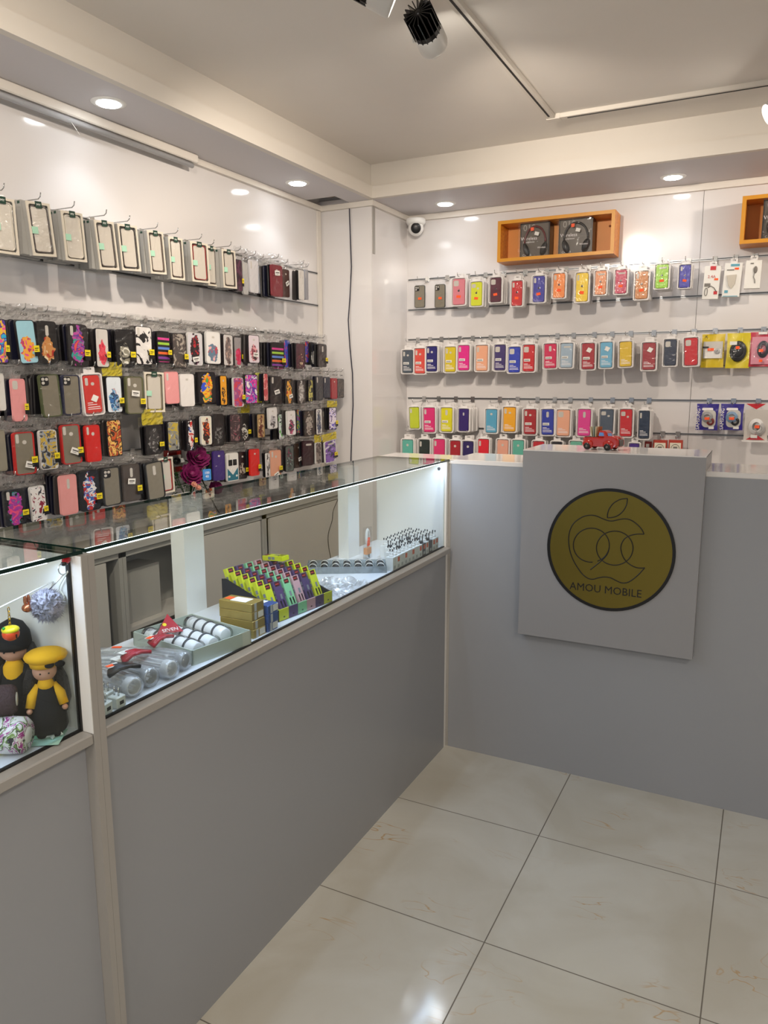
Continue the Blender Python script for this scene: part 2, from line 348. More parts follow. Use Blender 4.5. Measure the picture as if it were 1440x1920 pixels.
# ceiling opening: dark void with a bent piece of cardboard in it
CARD = mat('brown_cardboard', '#8a6f4c', .85, var=.25)
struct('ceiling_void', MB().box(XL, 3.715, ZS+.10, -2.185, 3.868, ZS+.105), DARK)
t = MB(); t.sheet(lambda u, v: (XL+.02+.17*u, 3.72+.14*v, ZS+.012+.035*abs(u-.45)+.02*v), 4, 3)
o = t.build('cardboard_flap', CARD); tag(o, 'bent brown cardboard flap stuck in the open ceiling hole above the corner pillar', 'cardboard')

# downlights
def disc_lamp(x, y, label, z=ZS, r=.052):
    o = empty('downlight', (x, y, z), label, 'ceiling light', 'recessed downlights in the soffit')
    MB().lathe([(r*.80, -.004), (r, -.004), (r*1.16, -.002), (r*1.2, -.0), (r*1.2, .004), (r*.8, .004)], 28).build('bezel', WHITE, o)
    MB().lathe([(r*.05, -.0075), (r*.75, -.007), (r*.84, -.003), (r*.84, .002)], 28).build('lens', DLM, o)
DL = {(-2.205, -.33): 'round white downlight in the left soffit, rearmost behind the camera', (-2.205, .91): 'round white downlight in the left soffit just outside the left edge',
      (.70, 4.15): 'round white downlight in the soffit just beyond the right edge', (1.9, 4.15): 'round white downlight at the far right end of the back soffit',
      (-2.2, 2.146): 'round white downlight in the soffit nearest the camera over the clear boxed cases', (-2.21, 3.387): 'round white downlight in the left soffit beside the ceiling hole',
      (-1.72, 4.15): 'round white downlight in the soffit right of the dome camera', (-.508, 4.15): 'round white downlight in the soffit above the wooden wall boxes'}
for q in DOWN:
    disc_lamp(q[0], q[1], DL.get(q, 'round white downlight in the soffit outside the photo'))
# fluorescent batten along the top of the left wall
b = empty('batten_light_fitting', (XL, 2.785, 2.615), 'long white batten fitting with a tube along the top of the left wall', 'light fitting')
MB().box(0.024, -4.0, -.012, .056, 0, .024, b=.004).build('housing', CORN, b)
MB().tube([(.044, -4.0, -.026), (.044, -.03, -.026)], .011, 10).build('tube', mat('unlit_tube', '#b9b9bb', .3), b)
MB().tube([(.035, -.7, .0), (.05, -.69, -.03), (.07, -.67, -.075)], .0012, 4).build('wire', WHITE, b)
MB().tube([(.035, -1.95, .0), (.05, -1.94, -.03), (.065, -1.9, -.06)], .0012, 4).build('wire', WHITE, b)

# track rails and spot heads
def track(name, x0, y0, x1, y1, label):
    o = empty(name, (x0, y0, ZC), label, 'lighting track')
    dx, dy = x1-x0, y1-y0
    w = .017
    if abs(dx) > abs(dy):
        MB().box(0, -w, -.018, dx, w, 0).build('rail', CORN, o); MB().box(.05, -.004, -.0195, dx, .004, -.0178).build('slot', DARK, o)
    else:
        MB().box(-w, dy, -.018, w, 0, 0).build('rail', CORN, o); MB().box(-.004, dy, -.0195, .004, -.05, -.0178).build('slot', DARK, o)
    return o
tcn = at(1035, 217, 'Z', ZC)
TX, TY = tcn.x, tcn.y
track('track_rail', TX, TY, TX, YR+.3, 'white track rail running along the ceiling from the left of the photo')
o = track('track_rail', TX+.02, TY, XR-.3, TY, 'white track rail crossing the ceiling towards the right edge')
MB().box(-.04, -.02, -.021, .02, .02, 0).build('corner_joint', CORN, o)
def spot_head(p, aim, label, rr=.047):
    p = Vector(p); d = (Vector(aim)-p).normalized(); q = d.to_track_quat('Z', 'Y').to_matrix()
    o = empty('track_spotlight', p, label, 'spotlight', 'track spotlights')
    o.rotation_euler = q.to_euler()
    MB().lathe([(rr*.95, -.005), (rr, 0), (rr, .055), (rr*.93, .065), (rr*.9, .065), (rr*.88, .059), (rr*.3, .058)], 28).build('barrel', mat('spot_white', '#d8d5d0', .35), o)
    f = MB().lathe([(.012, -.085), (.012, 0)], 10)
    for i in range(18):
        a = 2*PI*i/18; R = Matrix.Rotation(a, 3, 'Z')
        v = [R @ Vector((x, y, z)) for x in (.008, rr*.98) for y in (-.0016, .0016) for z in (-.085, 0)]
        f.add(v, [[0, 1, 3, 2], [4, 6, 7, 5], [0, 4, 5, 1], [2, 3, 7, 6], [0, 2, 6, 4], [1, 5, 7, 3]])
    f.lathe([(rr*.96, -.085*.25), (rr*.96, 0)], 18, sm=False)
    f.build('heat_sink', mat('spot_black', '#0a090a', .25), o)
    MB().lathe([(.002, .061), (rr*.86, .060), (rr*.88, .053)], 24).build('lens', TLM, o)
    a = MB(); inv = q.inverted()
    top = inv @ (Vector((p.x, p.y, ZC-.018))-p)
    a.tube([(rr*1.08, 0, .02), (rr*1.08, 0, -.02), tuple(top*.5), tuple(top)], .006, 8); a.tube([(rr*.9, 0, .02), (rr*1.2, 0, .02)], .008, 8)
    a.build('bracket', WHITE, o)
    return o
SL = ['black finned track spotlight with white barrel hanging near the top middle', 'track spotlight cut by the top edge with its lit face turned right',
      'brightly lit track spotlight at the right edge of the photo', 'track spotlight behind the camera on the left track', 'track spotlight on the far right of the crossing track', 'rearmost track spotlight on the left track']
HEADS = [(Vector((-1.035, 2.339, 2.72)), Vector((-1.068, 3.291, 2.417))), (at(700, -20, 'Z', 2.72), at(790, 30, 'Z', 2.66)), ((-.035, 3.47, 2.69), (-1.6, 2.9, 1.75))]
for i, (p, a, e) in enumerate(TRACK):
    if i < 3: p, a = HEADS[i]
    spot_head(p, a, SL[i])

# dome camera
c = empty('dome_camera', (-1.965, 4.29, ZS-.036), 'white dome security camera under the soffit in the back corner', 'security camera')
MB().lathe([(.055, 0.001), (.058, -.002), (.058, -.02), (.050, -.032), (.035, -.034)], 28).build('base', WHITE, c)
R = Matrix.Rotation(0, 3, 'X'); d = (CAM-Vector(c.location)).normalized(); Q = d.to_track_quat('Z', 'Y').to_matrix()
MB().ball((0, 0, -.05), .046, m=0, seg=24, rng=14).build('shell', WHITE, c)
MB().lathe([(.028, .028), (.03, .044), (.024, .0485), (.004, .049)], 24, (0, 0, -.05), R=Q).build('lens', BLACK, c)
# cable down the pillar
pp = [at(x, y, 'Y', YP-.008) for x, y in ((655, 384), (656, 420), (659, 500), (656, 560), (653, 600), (656, 650), (661, 700), (662, 760), (659, 820), (658, 860), (660, 960))]
pp = [Vector((-2.195, YP-.06, ZS+.05))]+pp
o = MB().tube(pp, .0035, 6).build('black_cable', mat('navy_cable', '#1c1d33', .5)); tag(o, 'dark blue cable dropping from the ceiling hole down the corner pillar', 'cable')

# ------------------------------------------------------------------ counters
ZL, ZT = .938, 1.32          # display shelf and glass top
XB = -1.55                   # rear of the glass counters
YE = 1.045                   # joint of the two glass counters
o = empty('glass_counter', (XC, YE, 0), 'long white laminate display counter with a lit glass box on top', 'display counter')
def rel(mb_args): pass
def cb(x0, y0, z0, x1, y1, z1, base): return (x0-base[0], y0-base[1], z0-base[2], x1-base[0], y1-base[1], z1-base[2])
B0 = (XC, YE, 0)
MB().box(*cb(XC-.018, YE, 0, XC, YC-.022, .9135, B0)).build('front_panel', DESKM, o)
MB().box(*cb(XB, YE, .914, XC+.0235, YC-.022, ZL, B0), b=.003).build('display_shelf', EDGEM, o)
MB().box(*cb(XB, YE+.001, ZL, XC-.018, YC-.023, ZL+.0012, B0)).build('shelf_liner', mat('white_liner', '#dfe3ea', .4), o)
MB().box(*cb(XB, YE-.016, 0, XC+.025, YE-.0001, ZT-.0085, B0)).build('end_panel', EDGEM, o)
MB().box(*cb(XB, YC-.0219, 0, XC, YC-.003, ZT-.0085, B0)).build('end_panel', WHITE, o)
MB().box(*cb(-1.60, 1.705, ZL, -1.548, 1.795, ZT-.009, B0)).build('rear_post', WHITE, o)
MB().box(*cb(-1.525, 2.585, ZL, -1.478, 2.675, ZT-.009, B0)).build('rear_post', WHITE, o)
MB().box(*cb(-1.60, 1.705, .905, -1.55, 1.795, ZL, B0)).build('shelf_bracket', WHITE, o)
g = MB(); g.box(*cb(XB-.002, YE-.004, ZT-.008, XC+.006, YC-.004, ZT, B0))
gm = g.mesh('top_glass', [GLASS, GEDGE])
for p in gm.polygons:
    if abs(p.normal.z) < .5: p.material_index = 1
link('top_glass', gm, o)
MB().box(*cb(XC-.014, YE+.001, ZL, XC-.008, YC-.023, ZT-.0085, B0)).build('front_glass', GLASS, o)
MB().box(*cb(XC-.016, YE+.0005, ZL+.0001, XC-.006, YC-.0235, ZL+.003, B0)).build('front_glass_channel', DARK, o)
MB().box(*cb(XC-.028, YE+.004, ZT-.017, XC-.018, YC-.03, ZT-.0085, B0)).build('led_strip', LEDM, o)
MB().lathe([(.006, 0), (.006, .006), (.002, .007)], 12, (XC-.035-B0[0], YC-.022-B0[1], ZT-.04), R=Matrix.Rotation(PI/2, 3, 'X')).build('cable_grommet', DARK, o)
lamp('AREA', 'counter_led_light', (XC-.03, (YE+YC)/2, ZT-.022), 1.0, (.58, .72, 1), size=.02)
l = bpy.data.objects['counter_led_light']; l.data.shape = 'RECTANGLE'; l.data.size = .012; l.data.size_y = YC-YE-.1; l.data.energy = 4.2
l.rotation_euler = (0, math.radians(-20), 0)
# near counter
B0 = (XC, YE-.0165, 0); Y0 = -.7
o = empty('glass_counter', B0, 'nearer white display counter at the left edge with dolls behind its glass', 'display counter')
yj = YE-.0165
MB().box(*cb(XC-.022, Y0, 0, XC-.004, yj-.0155, .9135, B0)).build('front_panel', DESKM, o)
MB().box(*cb(XB, Y0, .914, XC+.0235, yj-.0152, ZL, B0), b=.003).build('display_shelf', EDGEM, o)
MB().box(*cb(XB, Y0, ZL, XC-.018, yj-.0155, ZL+.0012, B0)).build('shelf_liner', mat('white_liner', '#dfe3ea', .4), o)
MB().box(*cb(XB, yj-.015, 0, XC+.025, yj, ZT-.0085, B0)).build('end_panel', EDGEM, o)
MB().box(*cb(XB, yj-.0165, ZL, XC+.024, yj-.0151, ZT-.0085, B0)).build('panel_lining', WHITE, o)
MB().box(*cb(XC-.015, yj-.021, ZL, XC-.005, yj-.0166, ZT-.0085, B0)).build('glass_edge_seal', DARK, o)
MB().box(*cb(XB, Y0, ZT-.024, XB+.014, yj, ZT-.0085, B0)).build('rear_rail', ALU, o)
MB().box(*cb(XB, yj-.015, ZT-.024, XC, yj-.001, ZT-.0085, B0)).build('side_rail', ALU, o)
g = MB(); g.box(*cb(XB-.002, Y0, ZT-.008, XC+.010, yj+.003-.001, ZT, B0))
gm = g.mesh('top_glass', [GLASS, GEDGE])
for p in gm.polygons:
    if abs(p.normal.z) < .5: p.material_index = 1
link('top_glass', gm, o)
MB().box(*cb(XC-.014, Y0, ZL, XC-.008, yj-.0212, ZT-.0085, B0)).build('front_glass', GLASS, o)
MB().box(*cb(XC-.016, Y0, ZL, XC-.006, yj-.0212, ZL+.003, B0)).build('front_glass_channel', DARK, o)
MB().box(*cb(XC-.028, Y0, ZT-.017, XC-.018, yj-.06, ZT-.0085, B0)).build('led_strip', LEDM, o)
lamp('AREA', 'counter_led_light_near', (XC-.03, (Y0+yj)/2, ZT-.022), 2.6, (.58, .72, 1), size=.02)
l = bpy.data.objects['counter_led_light_near']; l.data.shape = 'RECTANGLE'; l.data.size = .012; l.data.size_y = yj-Y0-.1; l.rotation_euler = (0, math.radians(-20), 0)
# reception desk along the back
B0 = (XC, YC, 0)
o = empty('reception_desk', B0, 'tall glossy white reception desk closing the corner under the round sign', 'desk')
MB().box(*cb(XC+.001, YC, 0, 2.0, YC+.018, 1.3, B0)).build('front_panel', DESKM, o)
MB().box(*cb(XC, YC-.002, 0, XC+.012, YC+.0, 1.3, B0)).build('edge_strip', EDGEM, o)
MB().box(*cb(XC, YC-.002, 1.300, 2.0, 3.315, ZT, B0), b=.002).build('desk_top', mat('glossy_white_top', (.78, .75, .72), .1), o)
MB().box(*cb(XC, YC+.018, 0, XC+.02, 3.30, 1.3, B0)).build('side_panel', WALLM, o)
MB().box(*cb(XC+.02, 3.285, .4, 2.0, 3.30, 1.3, B0)).build('rear_panel', WALLM, o)
MB().box(*cb(XB, YC, 1.298, XC-.001, 3.17, ZT, B0)).build('corner_top', mat('glossy_white_top', '#fff'), o)
MB().box(*cb(XB, 3.15, .9, XC-.001, 3.17, 1.297, B0)).build('corner_panel', WALLM, o)
B0 = (-.525, 2.994, .6)
o = empty('sign_block', B0, 'raised white square block on the desk front carrying the round gold sign', 'sign block')
YS = 2.944
m = MB(); x0, x1 = at(981, 845, 'Y', YS).x, at(1325, 855, 'Y', YS).x
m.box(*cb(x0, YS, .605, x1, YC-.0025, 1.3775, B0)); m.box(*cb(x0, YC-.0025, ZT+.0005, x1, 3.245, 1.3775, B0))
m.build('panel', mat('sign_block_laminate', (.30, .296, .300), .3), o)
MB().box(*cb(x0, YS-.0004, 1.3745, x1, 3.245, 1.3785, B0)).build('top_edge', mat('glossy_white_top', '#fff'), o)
# round sign
cx, cz, rd = -.5135, .999, .2435
o = empty('round_sign', (cx, YS, cz), 'round brushed gold sign with black rim, apple line drawing and shop name', 'sign')
br = mat('brushed_brass', (.22, .17, .035), .33, .85); nt = br.node_tree
circ = [(rd*math.cos(2*PI*i/72), rd*math.sin(2*PI*i/72)) for i in range(72)]
MB().prism([(x*.985, z*.985) for x, z in circ], -.004, -.0002).build('gold_plate', br, o)
MB().ring(circ, [(x*.952, z*.952) for x, z in circ], -.0052, -.0001).build('black_rim', BLACK, o)
def px(u, v): p = at(960+u/3.789, 840+v/3.789, 'Y', YS-.004); return (p.x-cx, -.0045, p.z-cz)
def smooth(pts, n=6):
    out = []; P = [Vector(p) for p in pts]
    for i in range(len(P)-1):
        a, b, c, d = P[max(i-1, 0)], P[i], P[i+1], P[min(i+2, len(P)-1)]
        for k in range(n):
            t = k/n; out.append(.5*((2*b)+(c-a)*t+(2*a-5*b+4*c-d)*t*t+(3*b-3*c+d-a)*t**3))
    return out+[P[-1]]
LN = .0021
ap = [(938, 612), (922, 578), (890, 543), (850, 515), (810, 503), (765, 507), (715, 518), (680, 515), (640, 500), (600, 483), (560, 477), (510, 486), (460, 515), (425, 555), (406, 610), (403, 670), (412, 730), (430, 785), (460, 840), (500, 895), (540, 925), (575, 932), (610, 923), (655, 916), (700, 922), (740, 942), (780, 958), (820, 955), (860, 932), (905, 893), (943, 851)]
m = MB(); m.tube([px(*q) for q in [tuple(v[:2]) for v in smooth([(a, b, 0) for a, b in ap])]], LN, 6)
bt = [(943, 851), (900, 852), (860, 840), (820, 813), (790, 775), (774, 720), (778, 683), (800, 645), (840, 622), (885, 612), (938, 612)]
m.tube([px(*q) for q in [tuple(v[:2]) for v in smooth([(a, b, 0) for a, b in bt])]], LN, 6)
m.build('apple_outline', BLACK, o)
m = MB()
for L in ([(820, 358), (770, 365), (722, 392), (692, 430), (680, 465), (678, 495)], [(820, 358), (815, 400), (795, 440), (760, 475), (720, 492), (678, 495)]):
    m.tube([px(*q) for q in [tuple(v[:2]) for v in smooth([(a, b, 0) for a, b in L])]], LN, 6)
m.build('leaf_outline', BLACK, o)
m = MB(); m.tube([px(564+128*math.cos(a), 690+121*math.sin(a)) for a in [math.radians(70-i*8) for i in range(44)]], LN, 6)
m.tube([px(*q) for q in [tuple(v[:2]) for v in smooth([(a, b, 0) for a, b in [(691, 675), (690, 715), (675, 757), (640, 797), (600, 830), (557, 864)]])]], LN, 6)
m.tube([px(730+130*math.cos(a), 711+121*math.sin(a)) for a in [2*PI*i/48 for i in range(48)]], LN, 6, closed=True)
m.build('ring_drawing', BLACK, o)
a, b = px(410, 985), px(922, 1035)
t = text('AMOU MOBILE', o, ((a[0]+b[0])/2, -.0045, (a[2]+b[2])/2+.0), .042, BLACK, name='shop_name')
w = max(v.co.x for v in t.data.vertices)-min(v.co.x for v in t.data.vertices); s = (b[0]-a[0])/w; t.scale = (s, 1, s*1.05)

# ------------------------------------------------------------------ wall cupboards on the left, below the goods
XK = -2.2; ZK = 1.03
GK = mat('grey_beige_laminate', (.50, .46, .42), .35)
o = MB().box(XL+.001, -.9, ZK-.03, XK+.012, YP-.03, ZK, b=.002).build('cupboard_worktop', EDGEM); tag(o, 'narrow continuous cream worktop over the low wall cupboards on the left', 'worktop')
def cupboard(y0, y1, label, doors, shelf=None):
    B0 = (XK, y0, 0); o = empty('wall_cupboard', B0, label, 'cupboard')
    zt = ZK-.0305; m = MB(); y1 -= .002
    m.box(*cb(XL+.001, y0, 0, XK, y0+.018, zt, B0)); m.box(*cb(XL+.001, y1-.018, 0, XK, y1, zt, B0)); m.box(*cb(XL+.001, y0, 0, XK, y1, .06, B0)); m.box(*cb(XL+.001, y0+.018, 0, XL+.008, y1-.018, zt, B0)); m.box(*cb(XK-.02, y0, zt-.022, XK, y1, zt, B0))
    m.build('carcass', EDGEM, o)
    for z in shelf or []: MB().box(*cb(XL+.008, y0+.018, z, XK-.02, y1-.018, z+.016, B0)).build('inner_shelf', GK, o)
    for (a, b, dx) in doors: MB().box(*cb(XK-.012-dx, a, .062, XK+.002-dx, b, zt-.026, B0)).build('door', GK, o)
    return o
cupboard(-.9, 2.075, 'low wall cupboard nearest the camera with its sliding door ajar', [(-.88, 1.99, .0)])
u = cupboard(2.075, 3.005, 'low wall cupboard with open left half and closed door, behind the white posts', [(2.47, 2.97, 0)], [.66])
MB().box(XL+.012-XK, 2.12-2.075, .6765, XL+.13-XK, 2.33-2.075, .90).build('carton_inside', EDGEM, u)
cupboard(3.005, YP-.03, 'low wall cupboard next to the pillar with a thin cable over its door', [(3.05, YP-.07, 0)])
pts = [at(*q, 'X', -2.175) for q in ((636, 915), (641, 940), (638, 965), (635, 985), (632, 1005), (632, 1025), (636, 1045), (638, 1065), (640, 1100))]
pts = [at(636, 925, 'X', -2.175), at(634, 935, 'X', -2.17)]+[at(*q, 'X', -2.17) for q in ((625, 957), (623, 975), (617, 995), (615, 1010), (617, 1030), (620, 1048), (621, 1080))]
o = MB().tube(smooth(pts, 4), .0022, 5).build('thin_black_cable', BLACK); tag(o, 'thin black cable hanging in front of the cupboard door near the pillar', 'cable')

# ------------------------------------------------------------------ goods on hooks
HOOKM = {}
def hook(loc, rz, length, label):
    k = round(length, 2)
    if k not in HOOKM:
        m = MB(); m.box(-.012, -.004, -.02, .012, 0, .012, 0)
        m.tube([(0, 0, -.014), (0, -k*.5, -.020), (0, -k+.014, -.021), (0, -k+.004, -.015), (0, -k, -.002)], .0019, 6, 0)
        HOOKM[k] = m.mesh('display_hook', [CHROME])
    o = link('display_hook', HOOKM[k], None, loc); o.rotation_euler = (0, 0, rz)
    return tag(o, label, 'hook')
# shared meshes, all hanging from their origin (top centre), front towards -Y, nominal 76 x 160 mm
CW, CH = .076, .160
def R_(w, h, r, n=4): return rrect(w, h, r, n, 0, -CH/2)
ME = {}
ME['back'] = MB().prism(R_(CW-.004, CH-.004, .010), -.0010, .006, 0, .0015).mesh('case_back', [BLACK])
ME['rim'] = MB().ring(R_(CW, CH, .012), R_(CW-.005, CH-.005, .010), -.0016, .0085).mesh('bumper', [BLACK])
ME['rim_wide'] = MB().ring(R_(CW, CH, .012), R_(CW-.011, CH-.008, .009), -.0020, .0085).mesh('bumper', [BLACK])
def cut(kind):
    m = MB()
    if kind == 'pill': m.prism(rrect(.011, .036, .005, 4, -.023, -.026), -.0016, .001, 0)
    if kind == 'pillring':
        m.prism(rrect(.011, .034, .005, 4, -.023, -.024), -.0016, .001, 0); m.prism(rrect(.015, .015, .0074, 6, .002, -.038), -.0016, .001, 0)
    if kind == 'square': m.prism(rrect(.029, .032, .008, 4, -.018, -.024), -.0016, .001, 0)
    if kind == 'centre': m.prism(rrect(.012, .040, .0058, 4, 0, -.036), -.0016, .001, 0)
    if kind == 'lenses':
        m.prism(rrect(.031, .034, .008, 4, -.018, -.024), -.003, .001, 1)
        for x, z in ((-.025, -.017), (-.025, -.031), (-.011, -.018)): m.prism(rrect(.011, .011, .0054, 5, x, z), -.0045, -.003, 0)
    if kind == 'small': m.prism(rrect(.013, .010, .003, 4, 0, -.028), -.0016, .001, 0)
    if kind == 'wide': m.prism(rrect(.040, .012, .004, 4, .004, -.026), -.0016, .001, 0)
    return m.mesh('camera_cutout', [mat('cutout_pale', '#c9c4bb', .6), BLACK])
for k in ('pill', 'pillring', 'square', 'centre', 'lenses', 'small', 'wide'): ME[k] = cut(k)
def crinkle(w, z0, z1, nu, nv, amp, seed, y=-.006):
    rg = random.Random(seed)
    J = {}
    def f(u, v):
        key = (round(u*nu), round(v*nv)); e = (0 if key[0] in (0, nu) or key[1] in (0, nv) else 1)
        if key not in J: J[key] = (rg.uniform(-1, 1), rg.uniform(-1, 1), rg.uniform(-1, 1))
        a = J[key]; return ((u-.5)*w+a[0]*.0015*e, y+a[1]*amp*(1 if e else .5), z0+(z1-z0)*v+a[2]*.002*e)
    return MB().sheet(f, nu, nv, 0, False)
for i in range(4):
    ME['bag%d' % i] = crinkle(CW+.020, -CH-.008, .004, 6, 12, .0022, 40+i).mesh('clear_bag', [BAG])
    ME['head%d' % i] = crinkle(CW+.022, 0, 1, 9, 7, .0060, 80+i, 0).mesh('bag_header', [FOIL])
m = MB(); m.box(.018, -.0098, -.118, .040, -.0092, -.094, 0).box(.018, -.0098, -.134, .040, -.0092, -.118, 1).box(.021, -.0102, -.106, .036, -.0097, -.103, 1).box(.021, -.0102, -.112, .032, -.0097, -.110, 1)
ME['tag'] = m.mesh('yellow_sticker', [YELLOW, BLACK])
m = MB(); m.box(-.017, -.0098, -.014, .017, -.0094, .010, 0).box(-.012, -.0101, -.003, .012, -.0096, .002, 1).box(-.010, -.0101, -.009, .006, -.0096, -.007, 1)
ME['label'] = m.mesh('price_label', [PAPER, mat('print_grey', '#55524e', .7)])
def backmesh(i):
    rg = random.Random(i); m = MB(); edge = i % 4
    m.prism(R_(CW, CH, .010, 2), -.004, .0045, 0, .001)
    f = crinkle(CW+.016, -.002, .05, 5, 4, .003, 200+i, 0); m.add(f.v, f.f, 1)
    return m.mesh('phone_case', [mat(['pack_black', 'pack_charcoal', 'pack_ink', 'pack_smoke'][edge], ['#111013', '#1f1d20', '#17182a', '#3f3b3a'][edge], .3), FOIL])
for i in range(4): ME['pack%d' % i] = backmesh(i)
def hang_backs(o, me, n, pitch, label, group, name, cat, rz, loc, scale, jit=.05, mats=None):
    for i in range(n):
        d = pitch*(i+1)+.004; q = Vector(loc)+Vector((-math.sin(rz)*d, math.cos(rz)*d, 0))+Vector((random.uniform(-.004, .004)*math.cos(rz), random.uniform(-.004, .004)*math.sin(rz), random.uniform(-.004, .003)))
        b = link(name, ME[me+str(random.randrange(4))] if me+'0' in ME else ME[me], None, q)
        b.rotation_euler = (random.uniform(-.02, .02), random.uniform(-jit, jit), rz+random.uniform(-jit, jit)); b.scale = scale
        tag(b, label.format(n=ORD[i]), cat, group)
HEADTXT = ['CASE', 'CASE', 'K-DOO CASE', 'CASE']
def bagged(row, cx, y0, y1, w, tilt, kind, nb, desc, d=.19, hdr=True, zr=None, tagy=True, lab=None, hcol=None, rowname='', ylw=True):
    XF_ = XL+d
    P0 = at(cx, y0, 'X', XF_); P1 = at(cx, y1, 'X', XF_); ym = (y0+y1)/2
    wy = at(cx+w/2, ym, 'X', XF_).y-at(cx-w/2, ym, 'X', XF_).y
    h = P0.z-P1.z; sx, sz = wy/CW, h/CH
    loc = Vector((XF_, (P0.y+P1.y)/2, P0.z)); rz = PI/2+random.uniform(-.05, .05)
    nm = 'phone_case'; tl = math.radians(tilt)
    o = empty(nm, loc, 'bagged phone case, '+desc+', '+rowname, 'phone case', None, (0, tl, rz), (sx, 1, sz))
    k = kind.split(':'); t = k[0]
    if t == 'P': bm_, rm, cu = mat('case_'+k[1], '#'+k[1], .35), mat('case_'+k[1], '#'+k[1], .35), (k[2] if len(k) > 2 else 'pill')
    elif t == 'F': bm_, rm, cu = mat('frosted_grey', '#837c6c', .3, var=.12), mat('rim_'+k[1], '#'+k[1], .4), (k[2] if len(k) > 2 else 'pillring')
    elif t == 'S': bm_, rm, cu = stripes_mat(), mat('case_0f0c10', '#0f0c10', .35), None
    else:
        cols = ['#'+c for c in k[2].split(',')]; cfg = dict(scale=34)
        if len(k) > 4 and k[4] == 'full': cfg = dict(rx=.05, rz=.1, cz=-.08, scale=26)
        if len(k) > 4 and k[4] == 'tall': cfg = dict(rx=.024, rz=.07, cz=-.085)
        bm_ = art('#'+k[1], cols, **cfg); rc = '141216' if sum(hexc(k[1])[:3]) < 1.2 or random.random() < .5 else 'd8d6d2'
        rm = mat('case_'+rc, '#'+rc, .35); cu = k[3] if len(k) > 3 and k[3] else None
    b = link('case_back', ME['back'], o); setmat(b, bm_)
    r = link('bumper', ME['rim_wide' if t == 'F' else 'rim'], o); setmat(r, rm)
    if cu: link('camera_cutout', ME[cu], b)
    i = random.randrange(4)
    link('clear_bag', ME['bag%d' % i], o)
    if zr:
        hh = max(.02, (zr-.004-loc.z)/sz); hd = link('bag_header', ME['head%d' % i], o, (0, .002, .002)); hd.scale = (1, 1, hh)
        if hcol: setmat(hd, hcol)
        if hdr and not hcol: text(HEADTXT[i], hd, (0, -.006, .30/1), .013, BLACK, name='header_text').scale = (1, 1, 1/hh)
    if tagy: link('yellow_sticker', ME['tag'], o)
    if lab is not None:
        l = link('price_label', ME['label'], o, (random.uniform(-.008, .012), 0, lab)); l.rotation_euler = (0, random.uniform(-.5, .5), 0)
    if nb: hang_backs(o, 'pack', nb, min(.02, (d-.03)/(nb+.5)), 'dark-edged case pack, {n} behind the '+short(desc, 5)+', '+rowname, 'packs behind '+short(desc)+' '+rowname, 'phone_case', 'phone case', PI/2, loc, (sx, 1, sz))
    if zr: hook((XL+.006, loc.y, zr), PI/2, d+.012, 'chrome hook holding the case '+short(desc)+', '+rowname)
    return o
def short(d, n=6): return ' '.join(d.replace(',', '').split()[:n])
ORD = ['first', 'second', 'third', 'fourth', 'fifth', 'sixth', 'seventh']

